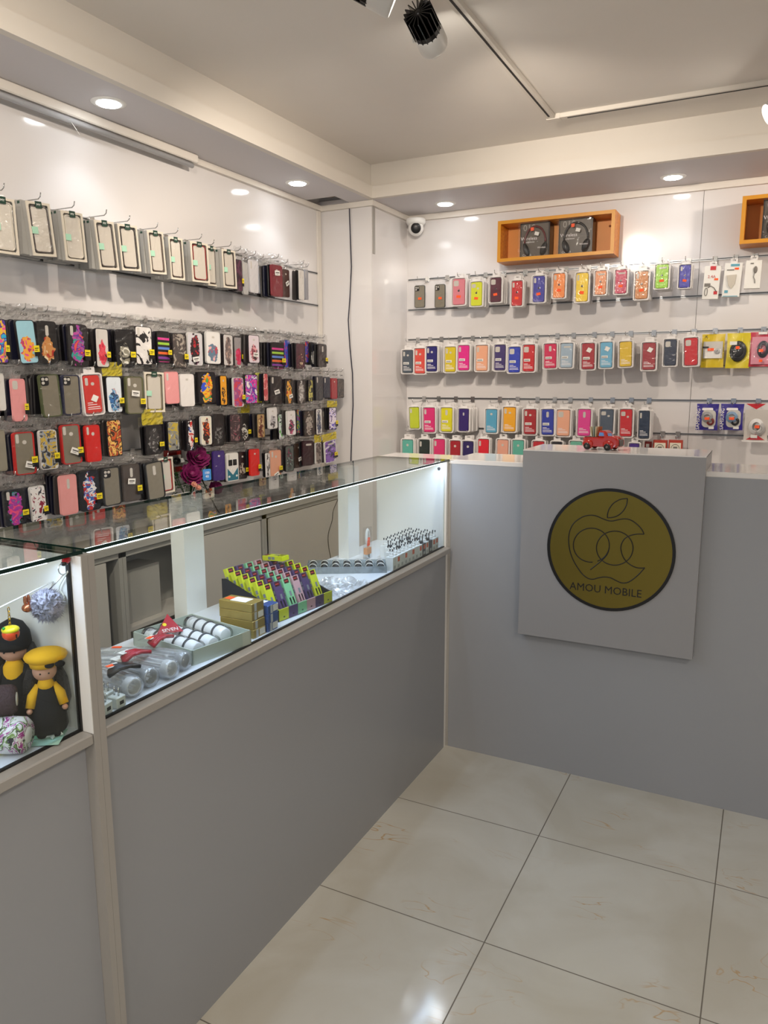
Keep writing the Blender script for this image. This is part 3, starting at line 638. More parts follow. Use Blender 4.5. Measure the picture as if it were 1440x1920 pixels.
R2 = 'second row, left wall'; R3 = 'third row, left wall'; R4 = 'fourth row, left wall'; R5 = 'lowest row, left wall'
LEFT = [
 # rowname, rail, [cx y0 y1 w tilt kind nback desc, extras]
 (R2, 1.906, [
  (0, 598, 681, 26, 0, 'A:2a3f9a:e84aa0,f2c81e,5b2a9a,20b0d8:pill:full', 3, 'splashed yellow, pink and violet', {}),
  (48, 600, 682, 34, -4, 'A:9fcfdd:e0489a,f0a838,c03070', 4, 'sky blue with pink disc print', {}),
  (89, 602, 682, 35, 0, 'A:1a1716:b02a1c,c98a4a,e8d8b8:centre', 3, 'black with red figure, pale rim', {'tagy': False}),
  (147, 608, 688, 38, 1, 'A:0f0d10:18a090,c0309a,4a2a90,e84a3a:pill:tall', 6, 'black with teal and magenta print', {}),
  (192, 616, 689, 23, 1, 'A:cfc9c2:c02038,e04a5a,4a4644:pill', 5, 'white with red side and print', {}),
  (234, 618, 688, 31, 0, 'A:0d0c0d:e0dcd0,8c8878,2a2826', 5, 'black with grey line figure', {}),
  (270, 612, 684, 31, 1, 'A:dedad6:0f0f12,dedad6,e8e4e0:pill:full', 3, 'white and black portrait, red top', {}),
  (307, 621, 680, 24, 1, 'S', 3, 'rainbow stripes, nearer one', {'tagy': True}),
  (337, 625, 690, 26, 1, 'A:2a2625:7a7168,4a4340,a39a8e::full', 4, 'smoky grey portrait print', {}),
  (366, 624, 685, 28, 1, 'A:d2cfd2:b0202c,1a1618,7c2a5a::tall', 2, 'pale grey with red-black figure', {'lab': -.128, 'tagy': False}),
  (400, 622, 682, 25, 1, 'A:e6e3df:c03a4a,5b7a90,e8b0b0:small', 3, 'white with red and blue sketch', {'tagy': False}),
  (428, 627, 686, 19, 1, 'A:cfcac6:3a2e2c,7a6a66,b89a8a::tall', 3, 'white with long dark sketch', {'tagy': False}),
  (447, 632, 687, 16, 0, 'A:a29c9c:e0507a,d03a5a', 1, 'grey with pink balloon print', {'d': .15}),
  (476, 628, 681, 21, 0, 'A:e2d4dc:8a3a4a,e8a0a8,4a3034:small', 4, 'pale pink with red drawing', {'lab': -.11, 'tagy': False}),
  (521, 642, 692, 22, 1, 'S', 4, 'rainbow stripes, farther one', {}),
  (538, 637, 690, 12, 0, 'A:3a2a7a:8a3ab0,4a6ad8,e0509a::full', 1, 'violet galaxy print', {'d': .14}),
  (563, 644, 692, 17, 1, 'A:4a1a2c:6a2a3c,3a1020,e0c8a0', 3, 'burgundy with a pale dot', {'tagy': False}),
  (576, 640, 680, 9, 0, 'A:d83a2a:f0b828,3a4ac0,d83a2a::full', 1, 'red, yellow and blue blocks', {'d': .13, 'tagy': False}),
  (588, 642, 684, 12, 2, 'A:262628:e8e6e2,d0cec8', 2, 'black with white swirl', {'d': .15, 'tagy': False}),
  (605, 645, 688, 16, 2, 'P:2b2625:centre', 2, 'dark brown rounded with slot', {})]),
 (R3, 1.726, [
  (-2, 700, 770, 22, 0, 'P:d8d4ce:pill', 1, 'milky white at the frame edge', {'tagy': False}),
  (36, 710, 790, 26, 0, 'P:e79a9a:square', 3, 'salmon pink with square cutout', {}),
  (62, 706, 781, 16, -3, 'F:1a1c28', 1, 'black rimmed leaning behind olive', {'d': .13, 'tagy': False}),
  (93, 702, 782, 36, -3, 'F:4a5230:lenses', 4, 'frosted with olive green rim', {'tagy': False}),
  (134, 703, 778, 34, 0, 'F:1d2140:lenses', 4, 'frosted with navy blue rim', {'tagy': False}),
  (214, 706, 774, 28, 0, 'A:dfe6ec:3a6ea8,1d2c48,7ab0d8,c8a0a0', 2, 'white with blue portrait art', {'hcol': 'Y'}),
  (253, 706, 776, 33, 1, 'F:5b5e3c', 2, 'frosted olive with white label', {'lab': -.07}),
  (322, 697, 757, 24, -1, 'P:e79a9a:pill', 2, 'pink faux leather, long cutout', {'tagy': False}),
  (351, 701, 762, 25, 0, 'P:e6e1dd:small', 2, 'plain white with tiny cutout', {'tagy': False}),
  (388, 697, 756, 31, 0, 'A:101018:20b050,e84020,f0c020,3050d0::tall', 2, 'black with dripping rainbow print', {'tagy': False}),
  (419, 704, 760, 12, 0, 'A:e8a020:2a1c18,e8a020:small', 3, 'amber orange with small marks', {'tagy': False}),
  (447, 708, 763, 19, 0, 'A:e2d8de:d03a4a,a04a8a,e8909a::full', 3, 'floral white, red and mauve', {}),
  (471, 702, 757, 22, 0, 'A:e8d020:20a8d0,e03aa0,5a2aa0,f0e8e0::full', 1, 'rainbow paint splashes', {'tagy': False}),
  (486, 699, 755, 9, 0, 'P:dede20:pill', 1, 'lemon yellow edge peeking out', {'d': .15, 'tagy': False}),
  (498, 700, 752, 8, 0, 'A:e6dcd8:c04a50,e8b0a8::full', 2, 'narrow white and rose', {'tagy': False}),
  (518, 705, 757, 21, 2, 'A:242021:3c3635,181415:pill', 3, 'dark with white stickers', {'lab': -.09, 'tagy': False}),
  (542, 710, 757, 15, 1, 'A:1a1412:d0301c,e8b040,3a2a1c::tall', 2, 'black with red-gold figure', {'lab': -.11, 'tagy': False}),
  (565, 713, 757, 16, 0, 'A:2a2424:8a8480,c8c4c0::tall', 3, 'black with pale ghostly figure', {'tagy': False}),
  (582, 712, 753, 9, 0, 'A:1c1a18:c8c060,1c1a18::full', 2, 'black with cream speckles', {'tagy': False}),
  (599, 705, 751, 14, 0, 'P:2d2d33:pill', 4, 'plain charcoal', {'tagy': False}),
  (613, 707, 746, 11, 0, 'P:24283a:pill', 2, 'plain midnight blue', {'tagy': False}),
  (627, 709, 748, 10, 1, 'P:a03038:small', 2, 'dull red beside last black', {'tagy': False}),
  (639, 710, 746, 12, 2, 'A:241f1e:4c4038,241f1e::full', 1, 'brown-black, last of the row', {'tagy': False})]),
 (R4, 1.546, [
  (0, 806, 884, 22, 0, 'P:8a8474:pill', 2, 'frosted grey at the frame edge', {'tagy': False}),
  (46, 810, 890, 40, 0, 'F:b8201c', 3, 'frosted red rim, nearer one', {'lab': -.122}),
  (91, 806, 880, 32, 0, 'A:d6d4d0:3a3a3c,9aa0a8,c8a840,5a5a5c::full', 5, 'grey graffiti print, larger one', {}),
  (133, 796, 870, 35, -1, 'F:b8201c', 2, 'frosted red rim, farther one', {'lab': -.106}),
  (174, 797, 866, 27, -1, 'P:d02018:pillring', 1, 'plain bright red, ring cutout', {'tagy': False}),
  (214, 787, 856, 27, -1, 'A:e8b088:d05a1c,4a2a1c,f0c060,a03018::full', 4, 'orange painted portrait', {'tagy': False}),
  (289, 797, 852, 31, 0, 'A:161517:8c8a88,3a3838,161517::tall', 1, 'black-grey portrait, yellow header', {'hcol': 'Y'}),
  (325, 790, 845, 21, 0, 'A:d2d0cc:3a3a3c,8c8c84,c0a83c::full', 3, 'grey graffiti print, smaller one', {'tagy': False}),
  (358, 787, 845, 17, 0, 'A:15131a:c8281c,e8e4e0,2a4a9a::tall', 4, 'black with red coat figure', {}),
  (387, 780, 834, 19, 1, 'A:e6e0cc:c83a20,2a2422,d8601c:small:tall', 3, 'cream with red band sketch', {'tagy': False}),
  (410, 776, 836, 20, 2, 'A:1a1718:7a7a78,1a1718', 2, 'black with faint grey tower', {'tagy': False}),
  (441, 777, 828, 19, 1, 'A:5c4a4c:a0405a,3c2c30,8a6a6c::full', 3, 'mauve brown honeycomb', {'tagy': False}),
  (459, 775, 827, 17, 1, 'A:1c1a1a:d8d4cc,3c3836', 1, 'black and white figure', {'d': .15, 'hcol': 'Y'}),
  (489, 776, 821, 15, 0, 'A:b0905c:1c1614,6a2c1c,d8c090::tall', 4, 'tan with dark robed figure', {'tagy': False}),
  (511, 764, 804, 17, -2, 'A:e4e2e0:4a4648,c0bcc0:small', 2, 'white with thin grey face', {'tagy': False}),
  (527, 776, 825, 12, -2, 'A:9ab0c4:2a3c30,e8f0f0,50c030::full', 2, 'misty blue with green foot', {'d': .16, 'tagy': False}),
  (546, 770, 816, 16, -1, 'A:eae6e6:e0508a,3a3438,d0a0c0:small', 2, 'white with pink scribble', {'tagy': False}),
  (560, 768, 813, 8, 0, 'A:e03020:f0c020,30a040,3050c0,e03020::full', 1, 'rainbow patchwork edge', {'d': .16, 'tagy': False}),
  (580, 770, 818, 19, 0, 'A:3a3432:6a605a,a8a098,1c1816::tall', 3, 'charcoal with grey creature', {'tagy': False}),
  (598, 766, 815, 11, 0, 'A:d8d6d2:3a4a6a,8a8a8c::tall', 1, 'white box with blue strip', {'tagy': False}),
  (609, 770, 810, 8, 0, 'P:7a726c:pill', 1, 'taupe behind the last violet', {'d': .15, 'tagy': False}),
  (624, 764, 806, 14, 1, 'A:20204a:6a5ad0,e8e0f0,402a7a::full', 2, 'violet floral, last of row', {'hcol': 'Y'})]),
 (R5, 1.366, [
  (29, 917, 986, 42, 0, 'A:121013:18a090,a0309a,e8487a:pill:tall', 5, 'black with teal-magenta print', {}),
  (71, 911, 978, 27, -2, 'A:e6e2df:2c2c34,e6e2df,e6e2df,8a2038::full', 2, 'white with ink portrait', {}),
  (129, 890, 965, 33, 0, 'P:e79c98:centre', 6, 'pink with centred cutout', {'tagy': False}),
  (168, 882, 958, 36, -1, 'A:1a1a20:d03024,e8e6e2,3060b0,c0281c::tall', 2, 'black with white and scarlet print', {}),
  (209, 876, 948, 34, -1, 'F:1a1a1c:lenses', 3, 'frosted, black rim, big camera frame', {'tagy': False}),
  (247, 870, 940, 31, 0, 'P:4a413b:centre', 3, 'smoky brown with label', {'lab': -.07}),
  (289, 866, 937, 32, -4, 'F:151516:centre', 4, 'frosted, black rim, leaning', {'tagy': False}),
  (411, 845, 901, 20, 1, 'P:3c2672:small', 2, 'deep purple, behind the roses', {'tagy': False}),
  (436, 849, 902, 21, 0, 'VAN', 2, 'white and teal van front', {'tagy': False}),
  (455, 847, 898, 16, 2, 'A:141214:b8b0a0,141214:small', 1, 'glossy black with gold curl', {'d': .16}),
  (478, 842, 892, 17, 1, 'P:d81c18:small', 1, 'bright red with slim sides', {}),
  (503, 850, 896, 6, 0, 'A:e0dcd8:3a3634,e0dcd8::full', 1, 'white edge beside the peach', {'tagy': False}),
  (517, 844, 895, 19, 1, 'P:dfa285:pillring', 2, 'peach with two cutouts', {'lab': -.14}),
  (543, 836, 884, 16, 1, 'A:56645e:8a2a50,2a3c3a,a8b8b0::tall', 2, 'grey-green with plum figure', {'tagy': False}),
  (560, 831, 877, 12, 1, 'P:3a2a20:small', 1, 'chocolate brown with label', {'lab': -.1, 'd': .16}),
  (578, 826, 873, 18, 2, 'P:2c141c:wide', 2, 'dark maroon glossy', {'tagy': False}),
  (597, 830, 870, 10, 0, 'A:c8c2bc:3c3432,8a8078::full', 3, 'narrow black and cream sketch', {'hcol': 'Y', 'tagy': False}),
  (619, 826, 867, 22, -4, 'A:dcdce4:2c3050,7a4ab0,dcdce4:wide:full', 1, 'pale with violet lettering, last', {'hcol': 'Y'})])]
YHEAD = clear_mat('yellow_clear_header', '#f0e060', .12, .2, 1.5, .9, 40, .6, '#e8d428')
def van_case(o):
    b = [c for c in o.children if c.name.startswith('case_back')][0]; setmat(b, mat('case_e4e0da', '#e4e0da', .35))
    T = mat('teal_paint', '#1d6f84', .35); m = MB()
    w = CW/2-.004
    m.add([(-w, -.0016, -.085), (-w, -.0016, -.155), (w, -.0016, -.155), (w, -.0016, -.085), (0, -.0016, -.125)], [[0, 1, 2, 3, 4]], 0)
    m.build('painted_van_front', T, o)
    m = MB(); m.prism(rrect(.024, .034, .003, 3, -.0145, -.055), -.002, -.001); m.prism(rrect(.024, .034, .003, 3, .0145, -.055), -.002, -.001)
    m.build('painted_windows', BLACK, o)
    m = MB(); m.ring(rrect(.017, .017, .0084, 6, 0, -.094), rrect(.013, .013, .0064, 6, 0, -.094), -.0022, -.001)
    for x in (-.024, .024): m.prism(rrect(.012, .012, .0059, 6, x, -.132), -.0024, -.001)
    m.build('painted_lamps', PAPER, o)
for rn, zr, items in LEFT:
    for (cx_, y0, y1, w, tilt, kind, nb, desc, ex) in items:
        ex = dict(ex)
        if ex.get('hcol') == 'Y': ex['hcol'] = YHEAD
        o = bagged(rn, cx_, y0, y1, w, tilt, 'P:e4e0da' if kind == 'VAN' else kind, nb, desc, zr=zr, rowname=rn, **ex)
        if kind == 'VAN': van_case(o)

# ---- clear cases in cartons (top row of the left wall)
CART = mat('carton_cream', '#d9d0bf', .6); CSIDE = mat('carton_grey_side', '#a3a19c', .6); GREEN = mat('tag_green', '#123a2c', .5); MINT = mat('mint_sticker', '#a9d8bd', .5)
BW, BH = .095, .20
def RB(w, h, r, n=4, dz=0): return rrect(w, h, r, n, 0, -BH/2+dz)
m = MB(); m.ring(RB(BW, BH, .001), RB(BW-.014, BH-.018, .008), 0, .004, 0); m.ring(RB(BW, BH, .001), RB(BW-.003, BH-.003, .001), .004, .020, 1)
m.prism(RB(BW-.003, BH-.003, .001), .0195, .021, 0); ME['carton'] = m.mesh('carton', [CART, CSIDE])
ME['ccase'] = MB().prism(RB(BW-.030, BH-.034, .010), .0045, .0052).mesh('clear_case_back', [mat('clear_case_milky', '#cfc8bc', .12)])
ME['crim'] = MB().ring(RB(BW-.024, BH-.028, .013), RB(BW-.031, BH-.035, .010), .002, .012).mesh('case_rim', [BLACK])
ME['win'] = MB().prism(RB(BW-.012, BH-.016, .001), .0012, .0014).mesh('window_film', [BAG])
m = MB(); m.box(-.013, -.001, -.022, .013, 0, .003, 0); ME['gtag'] = m.mesh('green_tag', [GREEN])
ME['mint'] = MB().box(-.040, -.0008, -.118, -.016, -.0002, -.092).mesh('mint_sticker', [MINT])
for i in range(1):
    m = MB(); m.box(-BW/2, .0, -BH, BW/2, .020, 0, 0); m.box(-BW/2-.0006, .004, -.014, BW/2+.0006, .015, -.004, 1); ME['cartonback'] = m.mesh('boxed_case', [CSIDE, GREEN])
def carton(cx_, y0, y1, w, tilt, rim, nb, desc, d=.19, row='top row, left wall', zr=2.266):
    X = XL+d; P0 = at(cx_, y0, 'X', X); P1 = at(cx_, y1, 'X', X); ym = (y0+y1)/2
    wy = at(cx_+w/2, ym, 'X', X).y-at(cx_-w/2, ym, 'X', X).y; sx, sz = wy/BW, (P0.z-P1.z)/BH
    loc = Vector((X, (P0.y+P1.y)/2, P0.z))
    o = empty('boxed_case', loc, 'phone case in cream window box, '+desc+', '+row, 'phone case', None, (0, math.radians(tilt), PI/2+random.uniform(-.04, .04)), (sx, 1, sz))
    link('carton', ME['carton'], o); link('clear_case', ME['ccase'], o); r = link('case_rim', ME['crim'], o); setmat(r, mat('rim_'+rim, '#'+rim, .35))
    link('window_film', ME['win'], o); g = link('green_tag', ME['gtag'], o); text('MY', g, (0, -.0012, -.010), .012, PAPER)
    link('mint_sticker', ME['mint'], o)
    for i in range(nb):
        b = link('boxed_case', ME['cartonback'], None, loc+Vector((-.022*(i+1), random.uniform(-.004, .004), random.uniform(-.003, .003)))); b.rotation_euler = (0, random.uniform(-.03, .03), PI/2+random.uniform(-.03, .03)); b.scale = (sx, 1, sz)
        tag(b, 'grey-sided window box, '+ORD[i]+' behind the one '+short(desc, 5)+', '+row, 'phone case', 'boxes behind '+desc+row)
    hook((XL+.006, loc.y, zr), PI/2, d+.012, 'chrome hook holding the window box '+short(desc)+', '+row)
for a in [(8, 371, 475, 46, -1, 'bfb8aa', 2, 'cut by the left edge'), (75, 380, 479, 45, -5, '3a302c', 4, 'black rim, leaning'), (138, 398, 489, 40, -3, 'd8d0c0', 4, 'pale rim, beside the leaning black'),
          (198, 415, 505, 37, -5, '4a4340', 4, 'brown-black rim, fourth along'), (241, 422, 507, 35, -4, '2a2422', 2, 'black rim, shown full round'), (293, 434, 513, 30, -4, '5a4c42', 3, 'brown rim, middle of row'),
          (331, 446, 524, 25, -2, '4c3c34', 4, 'dark rim, narrow'), (375, 455, 529, 32, -2, '8c2020', 4, 'red side rim'), (430, 469, 540, 24, -2, '3c302a', 3, 'dark rim, last of cartons')]:
    carton(*a)
carton(398, 463, 536, 18, -1, '4c3c34', 1, 'half hidden by the red one', d=.15)
carton(291, 698, 773, 36, 1, '8a8068', 1, 'white frame', row='third row, left wall', zr=1.726)
carton(312, 858, 925, 26, -2, 'b02018', 1, 'red rim', row='lowest row, left wall', zr=1.366)
TR = 'top row, left wall'
def thin(cx_, y0, y1, w, kind, nb, desc, **k): return bagged(TR, cx_, y0, y1, w, k.pop('tilt', 0), kind, nb, desc, zr=2.266, rowname=TR, **k)
thin(448, 487, 546, 12, 'A:3a1c30:5c2c48,2a1424::full', 2, 'dark plum stripes behind cartons', d=.16, tagy=True)
thin(460, 492, 552, 10, 'P:b9b8b6:pill', 1, 'pale grey bag', d=.14, tagy=False)
thin(476, 488, 549, 16, 'P:d6d4d6:pill', 1, 'milky white pouch', d=.14, tagy=False)
thin(491, 500, 551, 15, 'P:b4b8c2:pill', 1, 'bluish clear pouch', d=.12, tagy=False)
thin(519, 497, 556, 20, 'P:7c2430:small', 4, 'brick red pack with label', tilt=-1, lab=-.04, tagy=False)
thin(536, 505, 557, 13, 'P:4a2c26:small', 1, 'chocolate pack with label', d=.14, lab=-.08, tagy=False)
thin(566, 507, 562, 7, 'P:dcd8d2:pill', 2, 'white pack seen nearly edge on', tagy=False, hdr=False)
thin(575, 506, 562, 5, 'P:9a9aa0:pill', 1, 'grey pack, last of the row', d=.16, tagy=False, hdr=False)

# ---- silicone cases in white plastic boxes
PBOX = mat('white_plastic_box', '#e2dedb', .25); TRAY = mat('tray_inner', '#d2cdca', .35); INKW = mat('white_ink', '#f2eeee', .5)
SW, SH = .086, .176
def RS(w, h, r, n=4, dz=0): return rrect(w, h, r, n, 0, -SH/2+dz)
m = MB(); m.ring(RS(SW, SH, .012), RS(SW-.010, SH-.010, .008), -.001, .020, 0); m.prism(RS(SW-.009, SH-.009, .009), .010, .0205, 1); m.ring(RS(SW+.003, SH+.003, .013), RS(SW-.001, SH-.001, .011), .006, .009, 0)
ME['pbox'] = m.mesh('plastic_box', [PBOX, TRAY])
ME['scase'] = MB().prism(RS(SW-.020, SH-.018, .010), .000, .0098, 0, .0025).mesh('silicone_case', [BLACK])
ME['sfilm'] = MB().prism(RS(SW-.009, SH-.009, .009), -.0016, -.0014).mesh('clear_front', [BAG])
m = MB(); m.ring(rrect(.046, .030, .006, 4, 0, .012), rrect(.020, .007, .003, 4, 0, .018), .008, .0095); ME['tab'] = m.mesh('hang_tab', [PBOX])
def slot(kind, col=None):
    m = MB(); y0, y1 = -.0004, .002
    P = {'pill': [(.012, .032, .005, -.022, -.034)], 'pillring': [(.012, .032, .005, -.022, -.034), (.014, .014, .0069, .002, -.044)], 'square': [(.028, .034, .007, -.014, -.036)], 'centre': [(.014, .036, .0065, 0, -.040)],
         'wide': [(.040, .011, .004, .004, -.032)], 'ring': [(.015, .015, .0074, .0, -.040)], 'duo': [(.024, .026, .006, -.016, -.034), (.013, .013, .006, .01, -.052)], 'slotc': [(.010, .022, .004, 0, -.045)]}[kind]
    for w, h, r, x, z in P: m.prism(rrect(w, h, r, 4, x, z), y0, y1)
    return m.mesh('camera_cutout', [mat('cutout_pale', '#c9c4bb', .6)])
for k in ('pill', 'pillring', 'square', 'centre', 'wide', 'ring', 'duo', 'slotc'): ME['s_'+k] = slot(k)
m = MB()
for x0, x1, z in ((-.026, -.004, -.122), (-.026, .012, -.130), (-.026, .024, -.140), (-.026, .026, -.148)): m.box(x0, -.0005, z-.0022, x1, .0002, z+.0010)
ME['ink'] = m.mesh('printed_text', [INKW])
m = MB(); m.ball((0, 0, -.082), .006, .0006, .0062, seg=12); m.ball((.0025, 0, -.0735), .0016, .0005, .003, seg=8); ME['appl'] = m.mesh('fruit_emblem', [mat('emblem_grey', '#3c3436', .4)])
m = MB(); m.box(-.026, -.0022, -.108, .010, -.0016, -.092, 0)
for i in range(9): m.box(-.023+i*.0032, -.0025, -.105, -.0215+i*.0032, -.0021, -.097, 1)
ME['barc'] = m.mesh('barcode_label', [PAPER, BLACK])
ME['orst'] = MB().box(-.012, -.0023, -.008, .012, -.0017, .008).mesh('orange_sticker', [ORANGE])
ME['whst'] = MB().box(-.012, -.0023, -.013, .012, -.0017, .013).mesh('white_sticker', [PAPER])
m = MB(); m.prism(RS(SW, SH, .012, 3), 0, .016, 0, .002); m.ring(rrect(.046, .030, .006, 3, 0, .012), rrect(.020, .007, .003, 3, 0, .018), .006, .0075); m.prism(RS(SW-.02, SH-.02, .01, 2), -.0005, .0, 1)
ME['pboxback'] = m.mesh('silicone_case_box', [PBOX, TRAY])
def silicone(wall, cx_, y0, y1, w, tilt, col, cutk, nb, desc, row, zr, style='text', d=.16, st=None):
    hexcol = '#'+col
    if wall == 'B':
        Y = YB-d; P0 = at(cx_, y0, 'Y', Y); P1 = at(cx_, y1, 'Y', Y); ym = (y0+y1)/2; ww = at(cx_+w/2, ym, 'Y', Y).x-at(cx_-w/2, ym, 'Y', Y).x
        loc = Vector(((P0.x+P1.x)/2, Y, 0)); rz = 0
    else:
        X = XL+d; P0 = at(cx_, y0, 'X', X); P1 = at(cx_, y1, 'X', X); ym = (y0+y1)/2; ww = at(cx_+w/2, ym, 'X', X).y-at(cx_-w/2, ym, 'X', X).y
        loc = Vector((X, (P0.y+P1.y)/2, 0)); rz = PI/2
    # measured on the coloured case; the box is a little larger
    sx = ww/(SW-.020); sz = (P0.z-P1.z)/(SH-.018); loc.z = P0.z+.009*sz
    o = empty('silicone_case_box', loc, desc+', '+row, 'phone case', None, (0, math.radians(tilt), rz+random.uniform(-.03, .03)), (sx, 1, sz))
    link('plastic_box', ME['pbox'], o); c = link('silicone_case', ME['scase'], o); setmat(c, mat('silicone_'+col, hexcol, .42))
    link('clear_front', ME['sfilm'], o)
    t = link('hang_tab', ME['tab'], o)
    if cutk: link('camera_cutout', ME['s_'+cutk], c)
    if style == 'text': link('printed_text', ME['ink'], c); link('barcode_label', ME['barc'], o)
    if style == 'plain': link('printed_text', ME['ink'], c)
    if style == 'apple': link('fruit_emblem', ME['appl'], c); s_ = link('orange_sticker', ME['orst'], o, (0, 0, -.118)); s_.rotation_euler = (0, random.uniform(-.2, .2), 0)
    if st: s_ = link('white_sticker', ME['whst'], o, (st[0], 0, st[1])); s_.rotation_euler = (0, .5, 0)
    if nb:
        for i in range(nb):
            dd = .0225*(i+1)
            if dd > d-.02: break
            q = loc+Vector((-math.sin(rz)*dd+random.uniform(-.003, .005)*math.cos(rz), math.cos(rz)*dd+random.uniform(-.003, .003)*math.sin(rz), random.uniform(-.004, .002)))
            b = link('silicone_case_box', ME['pboxback'], None, q); b.rotation_euler = (0, math.radians(tilt)*.5+random.uniform(-.02, .02), rz+random.uniform(-.03, .03)); b.scale = (sx, 1, sz)
            b2 = short(desc.replace(' silicone case', '').replace(' phone case', ''), 4)
            tag(b, 'white case box, '+ORD[i]+' behind the '+b2+' one, '+row, 'phone case', 'boxes behind '+b2+' '+row)
    if zr: hook(((loc.x, YB-.006, zr) if wall == 'B' else (XL+.006, loc.y, zr)), rz, d+.02, 'chrome hook holding the '+short(desc)+', '+row)
    return o
Q1 = 'top row, back wall'; Q2 = 'second row, back wall'; Q3 = 'third row, back wall'; Q4 = 'lowest row, back wall'
silicone('L', 173, 704, 775, 30, -3, 'd03026', 'pillring', 3, 'bright red silicone case in white box, price label', R3, 1.726, 'plain', d=.19, st=(.004, -.105))
for a in [
 (860, 523, 571, 22, 0, 'd9808c', 'square', 3, 'rose pink silicone case, square cutout', Q1, 2.266, 'apple'), (893, 529, 573, 20, 0, 'd6dc28', 'duo', 4, 'lemon yellow silicone case with small emblem', Q1, 2.266, 'apple'),
 (929, 521, 566, 20, 0, '561c30', 'square', 4, 'burgundy silicone case, square cutout', Q1, 2.266, 'apple'), (969, 527, 573, 19, 0, 'c41c20', 'pill', 2, 'red silicone case beside the burgundy', Q1, 2.266, 'apple'),
 (1010, 518, 566, 21, 0, '343098', 'pill', 4, 'royal blue silicone case beside the red', Q1, 2.266, 'apple'), (1048, 513, 558, 21, 0, 'ee8a3c', 'pill', 4, 'bright orange silicone case', Q1, 2.266, 'apple'),
 (1091, 512, 565, 22, 0, 'f0cc20', 'pill', 3, 'golden yellow silicone case', Q1, 2.266, 'apple'), (1126, 508, 552, 20, 0, 'e0905c', 'wide', 3, 'pale peach-orange silicone case', Q1, 2.266, 'apple'),
 (1164, 506, 550, 21, 0, 'c01c50', 'wide', 3, 'magenta silicone case', Q1, 2.266, 'apple'), (1203, 509, 560, 23, 0, 'c8803c', 'pill', 4, 'caramel brown silicone case', Q1, 2.266, 'apple'),
 (1241, 496, 540, 23, 0, '98d01c', 'wide', 4, 'lime green silicone case', Q1, 2.266, 'apple'), (1284, 497, 539, 20, 0, '3c38a8', 'pill', 2, 'indigo silicone case next to the panel seam', Q1, 2.266, 'apple'),
 (764, 657, 699, 19, 0, '45505c', 'pillring', 2, 'slate grey silicone case in the corner', Q2, 1.906, 'text'), (787, 654, 700, 19, 0, 'd84c40', 'pillring', 2, 'coral red silicone case', Q2, 1.906, 'text'),
 (809, 650, 696, 19, 0, '241c6c', 'pillring', 5, 'navy silicone case beside the coral', Q2, 1.906, 'text'), (844, 651, 697, 19, 0, 'd8c01c', 'pillring', 3, 'mustard yellow silicone case', Q2, 1.906, 'text'),
 (869, 648, 694, 20, 0, 'e01c88', 'pill', 4, 'hot pink silicone case', Q2, 1.906, 'text'), (903, 648, 695, 21, 0, 'ecab88', 'pill', 3, 'peach silicone case', Q2, 1.906, 'text'),
 (937, 647, 694, 20, 0, '40306c', 'square', 3, 'purple silicone case', Q2, 1.906, 'text'), (964, 651, 698, 21, 0, '2c40b4', 'square', 3, 'cobalt blue silicone case', Q2, 1.906, 'text'),
 (991, 647, 696, 21, 0, 'c81820', 'square', 4, 'pure red silicone case', Q2, 1.906, 'text'), (1031, 645, 690, 22, -1, 'd01850', 'centre', 3, 'crimson pink silicone case', Q2, 1.906, 'text'),
 (1062, 644, 689, 22, 0, 'a0b4c4', 'wide', 4, 'pale blue silicone case', Q2, 1.906, 'text'), (1102, 644, 692, 23, -1, 'a81c28', None, 2, 'dark red silicone case with white stickers', Q2, 1.906, 'text'),
 (1136, 642, 689, 22, -1, '6cb0d0', 'ring', 2, 'sky blue silicone case', Q2, 1.906, 'text'), (1172, 641, 687, 22, -2, 'dcb81c', None, 4, 'sunny yellow silicone case', Q2, 1.906, 'plain'),
 (1216, 643, 693, 24, -1, 'a02c34', None, 4, 'brick red silicone case', Q2, 1.906, 'plain'), (1256, 637, 685, 22, -1, '2c3448', 'square', 2, 'ink blue silicone case', Q2, 1.906, None),
 (1294, 634, 685, 24, -3, 'c81c24', 'square', 1, 'scarlet silicone case, last in line', Q2, 1.906, None),
 (776, 764, 803, 17, -2, 'c0cc28', 'pill', 2, 'lime yellow silicone case in the corner', Q3, 1.546, None), (804, 765, 810, 20, -1, 'dc2c74', 'pill', 4, 'raspberry pink silicone case', Q3, 1.546, 'text'),
 (837, 765, 809, 20, 0, 'dcd420', 'centre', 4, 'bright yellow silicone case', Q3, 1.546, 'text'), (869, 767, 808, 18, 0, '341c6c', 'slotc', 6, 'violet silicone case', Q3, 1.546, None),
 (921, 768, 811, 20, 0, '58a4c4', 'ring', 3, 'turquoise blue silicone case', Q3, 1.546, 'plain'), (955, 764, 809, 22, 0, 'eeaa1c', 'pillring', 4, 'amber silicone case', Q3, 1.546, 'plain'),
 (993, 768, 814, 22, -1, 'a81c24', 'pillring', 3, 'dark red silicone case', Q3, 1.546, 'text'), (1026, 768, 815, 22, -1, '2c3ca4', 'centre', 3, 'blue silicone case', Q3, 1.546, 'text'),
 (1056, 769, 817, 23, 0, 'ecac8c', 'square', 3, 'peach silicone case', Q3, 1.546, 'plain'), (1095, 768, 817, 23, 0, 'e43c94', 'centre', 3, 'candy pink silicone case', Q3, 1.546, 'plain'),
 (1137, 768, 812, 24, 0, '4c5868', 'duo', 4, 'slate blue silicone case above the toy truck', Q3, 1.546, None), (1173, 768, 818, 22, -1, 'cc2028', 'duo', 3, 'red silicone case', Q3, 1.546, 'plain'),
 (1207, 771, 822, 19, -1, '24344c', 'pill', 3, 'dark navy silicone case', Q3, 1.546, 'plain')]:
